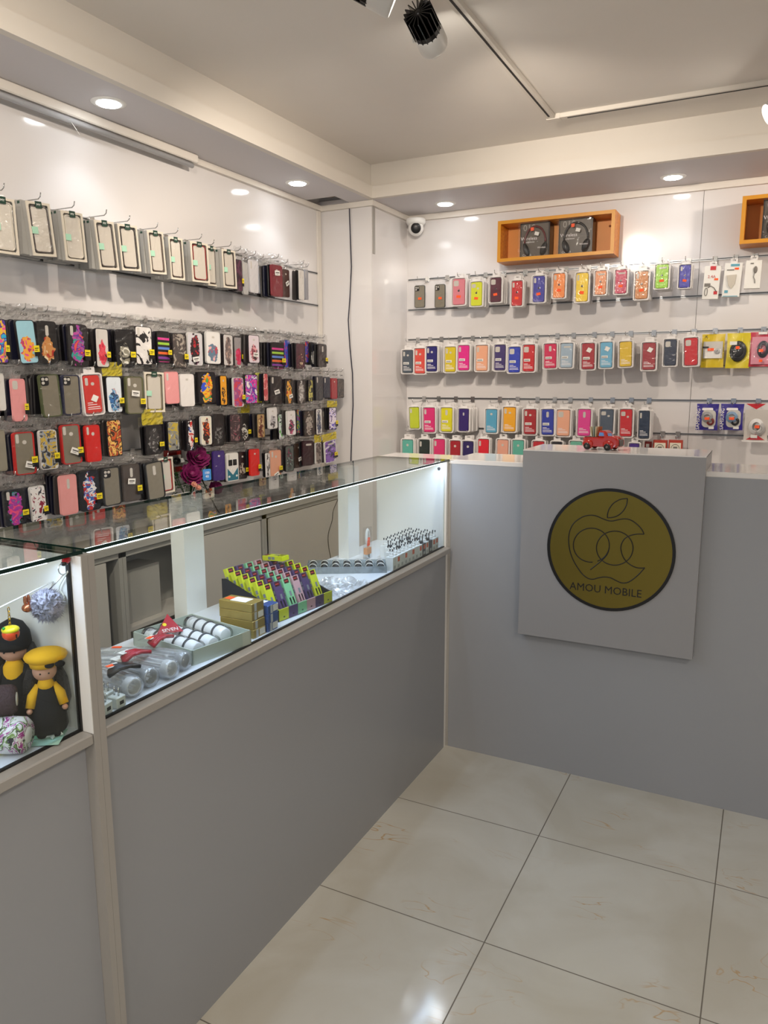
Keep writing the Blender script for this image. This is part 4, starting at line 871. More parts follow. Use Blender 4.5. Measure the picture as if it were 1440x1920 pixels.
    silicone('B', a[0], a[1], a[2], a[3], a[4], a[5], a[6], a[7], a[8], a[9], a[10], a[11], st=(.006, -.05) if 'dark red silicone case with' in a[8] or 'brick' in a[8] or 'sky' in a[8] else None)
for i, (cx_, y0, w, col, c_, nm) in enumerate([(764, 825, 19, '5cb0a0', 'ring', 'sea green'), (795, 825, 19, '24302c', 'pill', 'dark green'), (823, 824, 20, 'dc3470', 'pill', 'watermelon pink'), (853, 827, 18, 'a8202c', 'ring', 'deep red'),
      (877, 828, 19, '2c1c5c', 'ring', 'dark violet'), (906, 824, 19, 'dc1c30', 'pill', 'vivid red'), (942, 825, 20, 'e8a890', 'ring', 'peach pink'), (971, 826, 20, '60b4a0', 'ring', 'mint green'),
      (1009, 828, 20, 'c02430', 'ring', 'cherry red'), (1043, 829, 19, '2c2830', 'ring', 'blackish'), (1079, 828, 21, '70b8a0', 'ring', 'pale green'), (1188, 832, 18, '482888', 'ring', 'bright purple')]):
    silicone('B', cx_, y0, y0+48, w, 0, col, c_, 2, nm+' silicone case cut off by the desk edge', Q4, 1.366, None)

# frosted cases, first two of the top row
def bare_case(cx_, y0, y1, w, desc, zr=2.266, d=.12):
    Y = YB-d; P0 = at(cx_, y0, 'Y', Y); P1 = at(cx_, y1, 'Y', Y); ww = at(cx_+w/2, (y0+y1)/2, 'Y', Y).x-at(cx_-w/2, (y0+y1)/2, 'Y', Y).x
    sx, sz = ww/CW, (P0.z-P1.z)/CH
    o = empty('phone_case', (P0.x, Y, P0.z), desc, 'phone case', None, (0, 0, .02), (sx, 1, sz))
    b = link('case_back', ME['back'], o); setmat(b, mat('frosted_grey', '#8e8778', .3)); r = link('bumper', ME['rim'], o); setmat(r, mat('rim_38403c', '#38403c', .4))
    link('camera_cutout', ME['lenses'], b); link('clear_bag', ME['bag1'], o); hd = link('bag_header', ME['head1'], o, (0, .002, .002)); hd.scale = (1, 1, .045); setmat(hd, BAG)
    link('orange_sticker', ME['orst'], o, (.004, -.004, -.095))
    hook((P0.x, YB-.006, zr), 0, d+.03, 'chrome hook holding the frosted grey case '+desc[desc.index(',')+2:])
bare_case(787, 535, 577, 19, 'frosted grey phone case with orange sticker, nearest the corner of back wall')
bare_case(825, 533, 577, 19, 'frosted grey phone case with orange sticker, left of the rose pink one')

# ------------------------------------------------------------------ other goods on the back wall
def wood():
    m = bpy.data.materials.new('orange_varnished_wood'); m.use_nodes = True; nt = m.node_tree; N = nt.nodes; L = nt.links
    tc = N.new('ShaderNodeTexCoord'); mp = N.new('ShaderNodeMapping'); mp.inputs['Scale'].default_value = (3, 20, 20); L.new(tc.outputs['Object'], mp.inputs[0])
    nz = N.new('ShaderNodeTexNoise'); nz.inputs['Scale'].default_value = 4; nz.inputs['Detail'].default_value = 5; L.new(mp.outputs[0], nz.inputs['Vector'])
    cr = N.new('ShaderNodeValToRGB'); cr.color_ramp.elements[0].position = .35; cr.color_ramp.elements[0].color = hexc('#c8701a'); cr.color_ramp.elements[1].position = .7; cr.color_ramp.elements[1].color = hexc('#e89428')
    L.new(nz.outputs['Fac'], cr.inputs[0]); L.new(cr.outputs[0], N['Principled BSDF'].inputs['Base Color']); N['Principled BSDF'].inputs['Roughness'].default_value = .35
    return m
WOOD = wood(); WOODF = mat('golden_edge', '#d2901f', .4); WOODB = mat('pale_wood_back', '#e89a4c', .5, var=.2, bscale=9)
def wall_box(x0, x1, z0, z1, d, label, screw):
    B = (x0, YB, z0); o = empty('wooden_wall_box', B, label, 'shelf'); t = .018
    w, h = x1-x0, z1-z0; m = MB()
    m.box(0, -d, 0, w, -.0005, t).box(0, -d, h-t, w, -.0005, h).box(0, -d, t, t, -.0005, h-t).box(w-t, -d, t, w, -.0005, h-t); m.build('frame', WOOD, o)
    m = MB(); m.box(0, -d-.0012, 0, w, -d, t).box(0, -d-.0012, h-t, w, -d, h).box(0, -d-.0012, t, t, -d, h-t).box(w-t, -d-.0012, t, w, -d, h-t); m.build('front_edge', WOODF, o)
    MB().box(t, -.012, t, w-t, -.001, h-t).build('back_board', WOODB, o)
    MB().lathe([(.006, 0), (.006, .002), (.001, .003)], 12, (screw, -.012, h-.055), R=Matrix.Rotation(PI/2, 3, 'X')).build('screw_cap', mat('screw_brown', '#8a4a22', .5), o)
WBD = .15
p0 = at(932, 490, 'Y', YB-WBD); p1 = at(1157, 480, 'Y', YB-WBD); zt_ = at(932, 415, 'Y', YB-WBD).z
wall_box(p0.x, at(1150, 480, 'Y', YB-WBD).x, p0.z-.005, zt_, WBD, 'orange wooden wall box holding two boxed headphones above the back wall hooks', p1.x-p0.x-.07)
q0 = at(1386, 458, 'Y', YB-WBD)
wall_box(q0.x, q0.x+.64, q0.z, zt_, WBD, 'wooden wall box cut off by the right edge of the photo', .115)
def phones(x0, x1, z0, z1, y, band, label):
    B = (x0, y, z0); w, h, d = x1-x0, z1-z0, .075; o = empty('headphone_box', B, label, 'headphones')
    MB().box(0, .002, 0, w, d, h).build('carton', mat('box_taupe', '#5d554c', .4), o)
    m = MB(); m.box(-.002, -.002, -.001, .004, d, h).box(w-.004, -.002, -.001, w+.002, d, h).box(0, -.002, h-.004, w, d, h+.001).box(0, -.002, -.001, w, .004, .004); m.build('carton_edge', mat('box_edge_dark', '#2a2827', .3), o)
    hp = MB(); hp.tube([(w*.53+w*.36*math.cos(a), -.012, h*.42+h*.46*math.sin(a)) for a in [PI*i/20 for i in range(21)]], .0055, 8); hp = hp.build('headband', mat('band_'+band, '#'+band, .3), o)
    for sx in (-1, 1):
        c = MB(); R = Matrix.Rotation(sx*.35, 3, 'Y'); c.ball((w*.53+sx*w*.30, -.014, h*.22), w*.10, .018, h*.20, R=R, seg=18); c.build('ear_cup', BLACK, o)
        c = MB(); c.ball((w*.53+sx*w*.335, -.020, h*.23), w*.055, .014, h*.13, R=R, seg=16); c.build('ear_cap', mat('cap_gloss', '#3a3a3c', .12), o)
    text('010', o, (w*.30, .0005, h*.86), h*.26, mat('print_pale', '#a8a49c', .5)); text('Wireless', o, (w*.30, -.003, h*.55), h*.14, INKW); text('Headphone', o, (w*.30, -.003, h*.45), h*.075, INKW)
    text('CA-010', o, (w*.24, -.003, h*.07), h*.085, INKW); text('Wireless', o, (w*.80, -.036, h*.24), h*.07, INKW)
    MB().box(-.009, -.001, -.009, .009, 0, .009).build('orange_sticker', ORANGE, o, (w*.44, -.021, h*.80))
    l = MB().box(-.012, -.001, -.009, .012, 0, .009).build('price_label', PAPER, o, (w*.60, -.0215, h*.66)); l.rotation_euler = (0, .3, 0)
    MB().box(-.001, -.040, 0, w+.001, -.0395, h).build('clear_window', clear_mat('window_plastic', '#ffffff', .02, .05, 1.45, .3, 18), o)
yh = YB-WBD+.045
zb_ = p0.z-.005+.0185
def HX(x): return at(x, 450, 'Y', yh).x
phones(HX(976), HX(1030), zb_, at(976, 418, 'Y', yh-.03).z, yh, '5a1418', 'boxed black headphones with dark red headband in the wooden wall box')
phones(HX(1048), HX(1110), zb_, at(1048, 411, 'Y', yh-.03).z, yh, '141416', 'boxed all-black headphones, right one of the two in the wall box')
phones(q0.x+.095, q0.x+.26, q0.z+.0185, q0.z+.205, yh, '141416', 'boxed headphones inside the wall box at the right edge')

def pouch(x0, y0, x1, y1, Y, colour, label, build, zr, wav=.004):
    a = at(x0, y0, 'Y', Y); b = at(x1, y1, 'Y', Y); w, h = b.x-a.x, a.z-b.z
    o = empty('accessory_pouch', ((a.x+b.x)/2, Y, a.z), label, 'accessory pouch')
    rg = random.Random(x0)
    f = lambda u, v: ((u-.5)*w*(1-.05*math.sin(PI*v)), .004+wav*math.sin(7*u+5*v+x0), -h*v)
    m = MB(); m.sheet(f, 8, 12); k = m.build('printed_back', mat('pouch_'+colour, '#'+colour, .35), o)
    build(o, w, h)
    m = MB(); m.sheet(lambda u, v: ((u-.5)*w, -.014+.006*math.sin(9*u+11*v)-.012*math.sin(PI*v), -h*v), 10, 14); m.build('clear_front', BAG, o)
    hook(((a.x+b.x)/2, YB-.006, zr), 0, YB-Y+.01, 'chrome hook holding the '+' '.join(label.split()[:12]))
    return o
def coil(o, c, r, n, col, th=.0022, ex=1.0, name='cable'):
    m = MB()
    for i in range(n): m.tube([(c[0]+(r-i*.003)*math.cos(a), c[1]-.002*i, c[2]+(r-i*.003)*ex*math.sin(a)) for a in [2*PI*j/20 for j in range(20)]], th, 5, closed=True)
    m.build(name, mat('cable_'+col, '#'+col, .35), o)
def rect(o, x0, z0, x1, z1, y, m_, name='printed_panel'): return MB().box(x0, y-.0008, z1, x1, y, z0).build(name, m_, o)
def y1_(o, w, h):
    rect(o, -w*.42, -h*.22, w*.42, -h*.72, -.003, mat('silver_window', '#c8c4bc', .25)); rect(o, -w*.36, -h*.45, w*.36, -h*.72, -.006, PAPER, 'paper_insert')
    coil(o, (w*.2, -.008, -h*.52), .012, 3, 'b8b8b8'); rect(o, -w*.22, -h*.42, w*.05, -h*.50, -.0125, ORANGE, 'orange_sticker')
    rect(o, -w*.45, -h*.37, -w*.18, -h*.41, -.008, BLACK); text('K', o, (-w*.3, -.004, -h*.08), .02, BLACK)
def y2_(o, w, h):
    m = MB(); m.ball((0, -.004, -h*.52), w*.36, .012, h*.30, seg=18); m.build('black_cable_coil', BLACK, o)
    coil(o, (0, -.010, -h*.52), w*.33, 4, '2a2a2c', .003, 1.25); rect(o, -w*.36, -h*.24, -w*.06, -h*.34, -.02, PAPER, 'price_label'); rect(o, -w*.1, -h*.38, w*.06, -h*.46, -.024, ORANGE, 'orange_sticker')
def p3_(o, w, h):
    rect(o, -w*.42, -h*.14, w*.42, -h*.93, -.003, mat('pink_film', '#d890a0', .3)); coil(o, (w*.05, -.008, -h*.5), w*.22, 4, '3a3c44', .003, 1.6)
    rect(o, -w*.12, -h*.5, w*.06, -h*.58, -.022, ORANGE, 'orange_sticker'); rect(o, -w*.08, -h*.8, w*.06, -h*.87, -.022, ORANGE, 'orange_sticker'); rect(o, -.02, 0, .02, -.012, -.005, PAPER)
def bl(c1, c2):
    def f(o, w, h):
        m = MB(); m.prism(rrect(w*.62, h*.66, w*.2, 5, w*.08, -h*.56), -.0045, -.003); m.build('clear_window', mat('silver_window', '#c8c4bc', .25), o)
        coil(o, (w*.0, -.010, -h*.5), w*.24, 4, c1, .0026, 1.0); coil(o, (w*.16, -.009, -h*.66), w*.16, 3, c2, .0028, 1.1)
        t = text('SAMSUNG', o, (-w*.40, -.003, -h*.58), .024, INKW); t.rotation_euler = (0, -PI/2, 0)
        m = MB(); m.prism(rrect(w*.5, h*.10, h*.045, 4, .0, -h*.20), -.004, -.003); m.build('white_oval', INKW, o)
        rect(o, -w*.10, -h*.50, w*.12, -h*.60, -.020, ORANGE, 'orange_sticker'); rect(o, w*.1, -h*.86, w*.34, -h*.95, -.012, PAPER, 'price_label')
    return f
YQ = YB-.085
pouch(1317, 627, 1356, 689, YQ, 'd8bc10', 'yellow pouch with white card and small cable, back wall at the panel seam', y1_, 1.906)
pouch(1364, 625, 1404, 690, YQ, 'dcc81c', 'yellow pouch with a thick black cable coil, second row of back wall', y2_, 1.906)
pouch(1408, 623, 1449, 687, YQ, 'c03048', 'pink and red pouch with dark cable cut off by the right edge', p3_, 1.906)
pouch(1307, 757, 1345, 807, YQ, '30248c', 'blue pouch with dark red cable, left one of the two blue pouches', bl('9a9a9c', '7a2a24'), 1.546)
pouch(1352, 757, 1392, 807, YQ, '30248c', 'blue pouch with blue-grey and black cable, right of its twin', bl('7a98b4', '1c1c1e'), 1.546)
# clear box pack with red top
a = at(1398, 768, 'Y', YQ); b = at(1438, 826, 'Y', YQ); w, h = b.x-a.x, a.z-b.z
o = empty('cable_pack', ((a.x+b.x)/2, YQ, a.z), 'clear pack with white cable and red triangle top, lowest at the right edge', 'accessory pack')
MB().box(-w/2, .001, -h, w/2, .003, 0).build('backing_card', mat('card_grey', '#c9c2ba', .5), o)
MB().add([(-w*.5, -.002, .030), (w*.34, -.002, .030), (-w*.05, -.002, .002), (-w*.5, .002, .030), (w*.34, .002, .030), (-w*.05, .002, .002)], [[0, 1, 2], [3, 5, 4], [0, 3, 4, 1], [1, 4, 5, 2], [2, 5, 3, 0]]).build('red_triangle_flap', mat('flap_red', '#c01c28', .4), o)
coil(o, (0, -.004, -h*.55), w*.30, 5, 'e4e2de', .0028, 1.15); coil(o, (w*.14, -.008, -h*.62), w*.22, 4, 'b8b4b0', .0026, 1.3)
MB().add([(-w*.4, -.016, -h*.98), (w*.4, -.016, -h*.98), (0, -.016, -h*.8), (-w*.4, -.018, -h*.98), (w*.4, -.018, -h*.98), (0, -.018, -h*.8)], [[0, 1, 2], [3, 5, 4], [0, 3, 4, 1], [1, 4, 5, 2], [2, 5, 3, 0]]).build('red_corner_print', mat('flap_red', '#c01c28', .4), o)
rect(o, -w*.06, -h*.5, w*.14, -h*.6, -.020, ORANGE, 'orange_sticker'); rect(o, -w*.2, -h*.82, w*.08, -h*.92, -.021, PAPER, 'price_label')
MB().box(-w*.56, -.022, -h-.008, w*.56, .004, -h).build('plastic_base', PBOX, o); MB().box(-w/2, -.0225, -h, w/2, -.022, 0).build('clear_front', BAG, o)
hook(((a.x+b.x)/2, YB-.006, 1.546), 0, .09, 'chrome hook holding the clear pack with red triangle top')
# three white blister boxes by the seam
def wbox(x0, y0, x1, y1, d, label, fn, tilt=0):
    Y = YB-.10; a = at(x0, y0, 'Y', Y); b = at(x1, y1, 'Y', Y); w, h = b.x-a.x, a.z-b.z
    o = empty('gadget_box', ((a.x+b.x)/2, Y, a.z), label, 'boxed accessory', None, (0, math.radians(tilt), 0)); MB().box(-w/2, 0, -h, w/2, d, 0, b=.001).build('carton', PAPER, o); fn(o, w, h)
    m = MB(); m.ring(rrect(.034, .022, .004, 4, 0, .011), rrect(.016, .007, .003, 4, 0, .013), .001, .002); m.build('hang_tab', PBOX, o)
    hook(((a.x+b.x)/2, YB-.006, 2.266), 0, .115, 'chrome hook holding the '+' '.join(label.split()[:9]))
RED = mat('flap_red', '#c01c28', .4); GREYP = mat('print_mid', '#77726c', .6)
def w1(o, w, h):
    rect(o, -w*.15, 0, w*.2, -h*.12, -.0005, RED); text('2.4A', o, (-w*.02, -.001, -h*.32), .020, mat('print_red', '#c85a50', .5)); rect(o, w*.16, -h*.37, w*.4, -h*.43, -.001, ORANGE, 'orange_sticker')
    m = MB(); m.tube([(-w*.28+w*.09*math.cos(t), -.002, -h*.78+h*.12*math.sin(t)) for t in [2*PI*i/16 for i in range(16)]], .0016, 5, closed=True); m.tube([(-w*.2, -.002, -h*.66), (0, -.002, -h*.6), (w*.2, -.002, -h*.66), (w*.36, -.002, -h*.78)], .002, 5); m.build('printed_cable', GREYP, o)
    rect(o, w*.2, -h*.76, w*.42, -h*.86, -.001, RED)
    rect(o, -w*.42, -h*.52, -w*.05, -h*.62, -.001, GREYP)
def w2(o, w, h):
    rect(o, -w*.16, -h*.03, w*.34, -h*.10, -.0005, mat('print_teal', '#5aa0b4', .5)); rect(o, w*.08, -h*.14, w*.32, -h*.20, -.001, ORANGE, 'orange_sticker'); rect(o, -w*.36, -h*.19, w*.06, -h*.22, -.001, GREYP)
    MB().prism([(-w*.34, -h*.36), (w*.22, -h*.34), (w*.18, -h*.62), (0, -h*.76), (-w*.2, -h*.66)], -.006, -.0005, 0, .001).build('adapter', mat('adapter_grey', '#c4bcae', .4), o)
    rect(o, -w*.38, -h*.80, -w*.18, -h*.88, -.001, mat('print_teal', '#5aa0b4', .5)); rect(o, -w*.45, -h*.965, w*.4, -h*.985, -.001, mat('print_teal', '#5aa0b4', .5))
def w3(o, w, h):
    rect(o, -w*.2, -h*.09, w*.0, -h*.13, -.001, GREYP); m = MB(); m.ball((w*.14, -.003, -h*.34), w*.12, .004, h*.13); m.tube([(w*.1, -.003, -h*.45), (w*.06, -.003, -h*.6), (w*.16, -.003, -h*.7), (w*.18, -.003, -h*.82)], .0016, 5); m.build('printed_earphone', GREYP, o)
wbox(1322, 500, 1348, 560, .022, 'white cable box with red top corner hanging right of the panel seam', w1, 2); wbox(1360, 494, 1388, 556, .024, 'white adapter box with teal header in the top row', w2, 2); wbox(1399, 489, 1425, 540, .03, 'plain white earphone box near the right edge, top row', w3, 1)
# red and white cartons low on the back wall
for i, (x0, x1, lab) in enumerate([(1225, 1251, 'red and white carton, left of the pair showing over the desk block'), (1254, 1280, 'red and white carton, right of the pair showing over the desk block')]):
    Y = YB-.10; a = at(x0, 825, 'Y', Y); b = at(x1, 826, 'Y', Y); w = b.x-a.x; h = .15
    o = empty('gadget_box', ((a.x+b.x)/2, Y, a.z), lab, 'boxed accessory'); MB().box(-w/2, 0, -h, w/2, .03, 0).build('carton', mat('carton_red', '#b03a28', .5), o)
    rect(o, -w*.40, -.014, w*.40, -h*.9, -.0002, mat('carton_face', '#e4dcc8', .5)); coil(o, (0, -.002, -.042), .020, 1, '55504a', .0012, 1, 'printed_ring'); rect(o, -.010, -.034, .010, -.044, -.001, GREYP)
    hook(((a.x+b.x)/2, YB-.006, 1.366), 0, .105, 'chrome hook behind the desk block holding the '+['left', 'right'][i]+' red carton')
a = at(1209, 828, 'Y', YB-.06); o = empty('gadget_box', (a.x, YB-.06, a.z), 'plain red carton peeking out between purple case and carton pair', 'boxed accessory'); MB().box(0, 0, -.12, .035, .03, 0).build('carton', mat('carton_red2', '#8c2a24', .5), o); rect(o, .008, -.012, .024, -.03, -.0002, PAPER, 'price_label')
hook((a.x+.017, YB-.006, 1.366), 0, .065, 'chrome hook holding the plain red carton, lowest row')

# ------------------------------------------------------------------ toy truck on the sign block
ZB = 1.3788
tp = at(1127, 845, 'Z', ZB)
o = empty('toy_pickup_truck', (tp.x-.003, 3.075, ZB), 'red vintage toy pickup truck standing on the raised sign block', 'toy truck', None, (0, 0, math.radians(-14)))
RT_ = mat('toy_red', '#a8180f', .22, coat=.5); L_ = .150
def hull(prof, w0, name, mt, loc=(0, 0, 0), ch=.006, w1=None):
    m = MB(); m.prism(prof, -w0, w0, 0, ch); return m.build(name, mt, o, loc)
# length along x, front to +x
hull([(-.070, .012), (.066, .012), (.074, .022), (.073, .040), (.066, .050), (.046, .056), (.018, .056), (.012, .050), (-.072, .048), (-.076, .044), (-.074, .018)], .030, 'body', RT_)
m = MB()
for x in (-.052, .034):
    for s_ in (-1, 1): m.ball((x, s_*.028, .022), .024, .012, .020, seg=18)
m.build('fenders', RT_, o)
m = MB(); m.ball((.052, 0, .044), .022, .022, .014, seg=18); m.build('bonnet', RT_, o)
c = hull([(-.014, .048), (.030, .048), (.022, .070), (.012, .0765), (-.006, .0765), (-.013, .070)], .025, 'cab', RT_)
BLU = mat('toy_window_blue', '#5a86c8', .2); m = MB(); m.prism([(-.009, .056), (.014, .056), (.010, .069), (-.006, .070)], -.0262, -.0245); m.prism([(-.009, .056), (.014, .056), (.010, .069), (-.006, .070)], .0245, .0262); m.build('side_window', BLU, c)
MB().add([(.0285, -.020, .0545), (.0285, .020, .0545), (.0215, .018, .0705), (.0215, -.018, .0705)], [[0, 1, 2, 3]]).build('windscreen', BLU, c)
m = MB(); m.prism([(.066, .016), (.0775, .018), (.0765, .042), (.066, .048)], -.016, .016); m.build('grille', mat('toy_grille', '#5b5450', .4), o)
for s_ in (-1, 1): MB().ball((.064, s_*.024, .030), .0055, m=0).build('headlight', mat('toy_lamp', '#e0a040', .3), o)
for x in (-.052, .034):
    for s_ in (-1, 1):
        wh = MB().lathe([(.004, -.007), (.0125, -.007), (.014, -.004), (.014, .004), (.0125, .007), (.004, .007)], 20, (x, s_*.034, .0142), R=Matrix.Rotation(PI/2, 3, 'X')).build('wheel', BLACK, o)
        MB().ball((x, s_*.041, .0142), .005, .002, .005).build('hub', mat('hub_grey', '#6a6664', .3), wh)
m = MB(); m.box(-.070, -.024, .047, -.016, .024, .050).build('load_bed', mat('bed_dark', '#4a0c08', .4), o)
# folded notes and a wooden clip lying in the bed
cg = empty('card_bundle', o.matrix_basis @ Vector((-.030, 0, .0505)), 'bundle of cards and notes leaning in the toy truck bed', 'cards', None, (0, 0, math.radians(-14)))
for i, (x, a, col) in enumerate([(-.012, -.25, 'c8b898'), (-.004, -.1, '8a9a94'), (.004, .0, 'd8c8a8'), (.010, .12, 'a8643c')]):
    c = MB().box(-.001, -.018, 0, .001, .018, .040).build('card', mat('card_'+col, '#'+col, .7), cg, (x, 0, .0005)); c.rotation_euler = (0, a, 0)

# ------------------------------------------------------------------ things in the near glass counter
ZD = ZL+.0014
BLKF = mat('black_felt', '#0c0b0d', .9); YELF = mat('yellow_felt', '#e0a80c', .85); SKIN = mat('doll_skin', '#c8967c', .7)
def doll(x, y, z, h, beret, label, rz):
    o = empty('rag_doll', (x, y, z), label, 'doll', None, (0, 0, rz), (h/.2,)*3)
    MB().lathe([(.034, .012), (.038, .02), (.034, .06), (.022, .10), (.013, .118), (.008, .122)], 20).build('dress', BLKF, o)
    if beret: MB().lathe([(.0145, .100), (.0165, .112), (.012, .124), (.006, .126)], 16, (0, -.004, 0)).build('yellow_collar', YELF, o)
    else: MB().lathe([(.020, .070), (.020, .085), (.017, .112), (.010, .122)], 16, (0, -.005, 0)).build('yellow_jumper', YELF, o)
    MB().ball((0, -.002, .142), .024, .022, .024, seg=20, rng=12).build('head', SKIN, o)
    m = MB()
    for s_ in (-1, 1): m.ball((s_*.008, -.023, .140), .0018, m=0, seg=8, rng=6)
    m.build('eye', BLACK, o)
    hm = MB(); hm.ball((0, .006, .145), .027, .024, .028, seg=20)
    for s_ in (-1, 1): hm.tube([(s_*.022, .002, .145), (s_*.030, .004, .115), (s_*.033, .006, .075), (s_*.030, .008, .045)], [.010, .013, .014, .008], 10)
    hm.build('long_black_hair', mat('doll_hair', '#120d0e', .6, bump=.6, bscale=300), o)
    if beret:
        b = MB(); b.ball((.004, 0, .170), .042, .036, .017, seg=24); b.lathe([(.027, .150), (.029, .160), (.026, .166)], 20); b = b.build('beret', YELF, o)
        m = MB()
        for s_ in (-1, 1): m.ball((.020+s_*.010, -.026, .158), .010, .005, .007, seg=10)
        m.build('black_bow', BLKF, b)
    else:
        MB().lathe([(.0275, .142), (.029, .150), (.027, .168), (.018, .184), (.004, .192)], 22).build('black_cap', BLKF, o)
    for s_ in (-1, 1):
        a = MB().tube([(s_*.014, -.002, .110), (s_*.026, -.012, .092), (s_*.032, -.020, .070)], [.007, .010, .009], 10).build('sleeve', YELF if beret else BLKF, o)
        MB().ball((s_*.033, -.022, .064), .006, seg=10).build('hand', SKIN, a)
        MB().ball((s_*.013, -.010, .008), .013, .019, .0085, seg=14).build('shoe', BLKF, o)
    return o
doll(-1.264, .970, ZD, .198, True, 'rag doll in black dress with yellow beret behind the counter glass', math.radians(50))
doll(-1.350, .968, ZD, .245, False, 'taller rag doll in black cap and yellow jumper behind the beret doll', math.radians(35))
# fabric rolls
def floral(nm, bg, cols, sc):
    m = art(bg, cols, rx=9, rz=9, scale=sc); return m
FL = floral('f', '#dcdad8', ['#dcdad8', '#a03a8a', '#e8e4e0', '#2a2a34', '#7a9a50', '#dcdad8'], 30); BRN = mat('brown_knit', '#4a3438', .8, bump=.5, bscale=200, var=.5)
def roll(c, r, ln, mt, label, rz, tilt=0, core=None):
    o = empty('fabric_roll', c, label, 'headband roll', None, (0, tilt, rz)); R = Matrix.Rotation(PI/2, 3, 'Y')
    MB().lathe([(r*.45, -ln/2), (r*.8, -ln/2), (r, -ln/2+.008), (r*1.03, 0), (r, ln/2-.008), (r*.8, ln/2), (r*.45, ln/2)], 26, R=R).build('cloth_roll', mt, o)
    MB().lathe([(r*.43, -ln/2-.001), (r*.45, -ln/2), (r*.45, ln/2), (r*.43, ln/2+.001)], 20, R=R).build('core', mat('core_blue', '#2a5ab8', .4) if core else PAPER, o)
roll((-1.262, .885, ZD+.036), .035, .062, FL, 'rolled floral white and purple headband lying at the glass', .5); roll((-1.335, .905, ZD+.034), .033, .06, FL, 'floral headband roll farther from the glass beside the dolls', .9)
roll((-1.345, .835, ZD+.044), .043, .07, BRN, 'dark brown knitted headband roll with blue core at the left edge', .6, core=True)
roll((-1.30, .895, ZD+.095), .030, .055, BRN, 'smaller brown knitted headband roll resting on the floral ones', .8)
# mint packet
o = empty('starfish_packet', (-1.262, .945, ZD+.004), 'clear packet with mint and white starfish clips lying on the counter shelf', 'hair clips', None, (0, 0, .6))
m = MB(); m.sheet(lambda u, v: ((u-.5)*.09, (v-.5)*.07, -.001), 6, 6); m.build('card', mat('mint_card', '#a8d4c4', .5), o)
def star(r, c, z):
    P = [(c[0]+(r if i % 2 == 0 else r*.42)*math.cos(PI/5*i), c[1]+(r if i % 2 == 0 else r*.42)*math.sin(PI/5*i)) for i in range(10)]
    m = MB(); n = 10; m.add([(x, y, z) for x, y in P]+[(c[0]+(x-c[0])*.8, c[1]+(y-c[1])*.8, z+.006) for x, y in P], [[i, (i+1) % n, n+(i+1) % n, n+i] for i in range(n)]+[[n+i for i in range(n)], list(range(n))[::-1]]); return m
star(.026, (-.018, 0), .0).build('mint_star', mat('star_mint', '#7fcdb4', .4), o); star(.022, (.022, .006), .001).build('white_star', mat('star_white', '#e8ece8', .4), o)
# frog-like clip
fp = at(4, 1412, 'Z', ZD); o = empty('animal_clip', (fp.x, fp.y, ZD+.010), 'blue and yellow animal shaped clip at the bottom left corner', 'hair clip')
MB().ball((0, 0, 0), .022, .016, .009, seg=18).build('body', mat('clip_yellow', '#e0cc20', .35), o); MB().ball((.004, -.008, .004), .012, .010, .007).build('mouth', mat('clip_orange', '#c84a20', .4), o); MB().ball((-.006, .006, .010), .010, .008, .007).build('eye_cap', mat('clip_blue', '#2a48b0', .35), o)
# cord with charms
A_, B_ = at(0, 1137, 'X', -1.27), at(106, 1087, 'X', -1.27)
A_ = A_+(A_-B_)*1.2
o = MB().tube([A_, (A_+B_)/2+Vector((0, 0, -.002)), B_], .0016, 6).build('white_cord', WHITE); tag(o, 'white cord strung inside the near counter with charms hanging from it', 'cord')
pp_ = Vector((-1.252, .979, at(92, 1133, 'X', -1.252).z))
rg = random.Random(5); f = MB(); f.ball((0, 0, 0), .030, .028, .029, seg=40, rng=28); f.v = [tuple(Vector(v)*(1+rg.uniform(-.10, .16))) for v in f.v]
f.s = [False]*len(f.s)
def tuft(n, r):
    for i in range(n):
        d = Vector((rg.gauss(0, 1), rg.gauss(0, 1), rg.gauss(0, 1))).normalized(); t = d.orthogonal().normalized()*.0011; e = d*(r*rg.uniform(1.1, 1.32))+Vector((rg.uniform(-1, 1), rg.uniform(-1, 1), rg.uniform(-1, .4)))*.004
        f.add([d*r*.9+t, d*r*.9-t, e], [[0, 1, 2]], 0)
tuft(1500, .029)
o = empty('pompom_keychain', pp_, 'grey fluffy pompom keychain hanging in the upper corner of the near counter', 'keychain')
f.build('pompom', mat('grey_fur', '#9a98a4', .9), o)
top = at(119, 1066, 'Y', .998)-pp_
m = MB(); m.tube([top+Vector((0, .012*math.cos(a), .012*math.sin(a))) for a in [2*PI*i/18 for i in range(18)]], .0012, 6, closed=True); m.tube([top+Vector((0, 0, -.012)), (0, 0, .025)], .0014, 5); m.build('key_ring', CHROME, o)
m = MB(); m.tube(smooth([top+Vector((.002, .008, -.008)), (.006, .026, .03), (.016, .028, .012), (.018, .016, -.006), (.022, .0, .008), (.004, -.004, .028)], 5), .0016, 6); m.build('cord_loop', mat('cord_ivory', '#d8d8cc', .5), o)
lb = at(124, 1050, 'Y', 1.0)-pp_
m = MB(); m.ball(lb, .006, .010, .008).build('red_bead', mat('bead_red', '#a01420', .15), o); m = MB(); m.ball(lb+Vector((0, -.006, -.006)), .006, .006, .005); m.tube([lb+Vector((0, 0, .006)), lb+Vector((0, .004, .02))], .001, 4); m.build('black_bead', BLACK, o)
q = at(51, 1134, 'X', -1.272); o = empty('bunny_charm', q, 'small copper bunny head charm hanging on the white cord', 'charm'); COP = mat('copper', '#b06a48', .25, .8)
m = MB(); m.ball((0, 0, -.006), .0105, .011, .009); m.build('head', COP, o)
for s_ in (-1, 1): MB().ball((0, s_*.004, .010), .0035, .0035, .011).build('ear', COP, o)
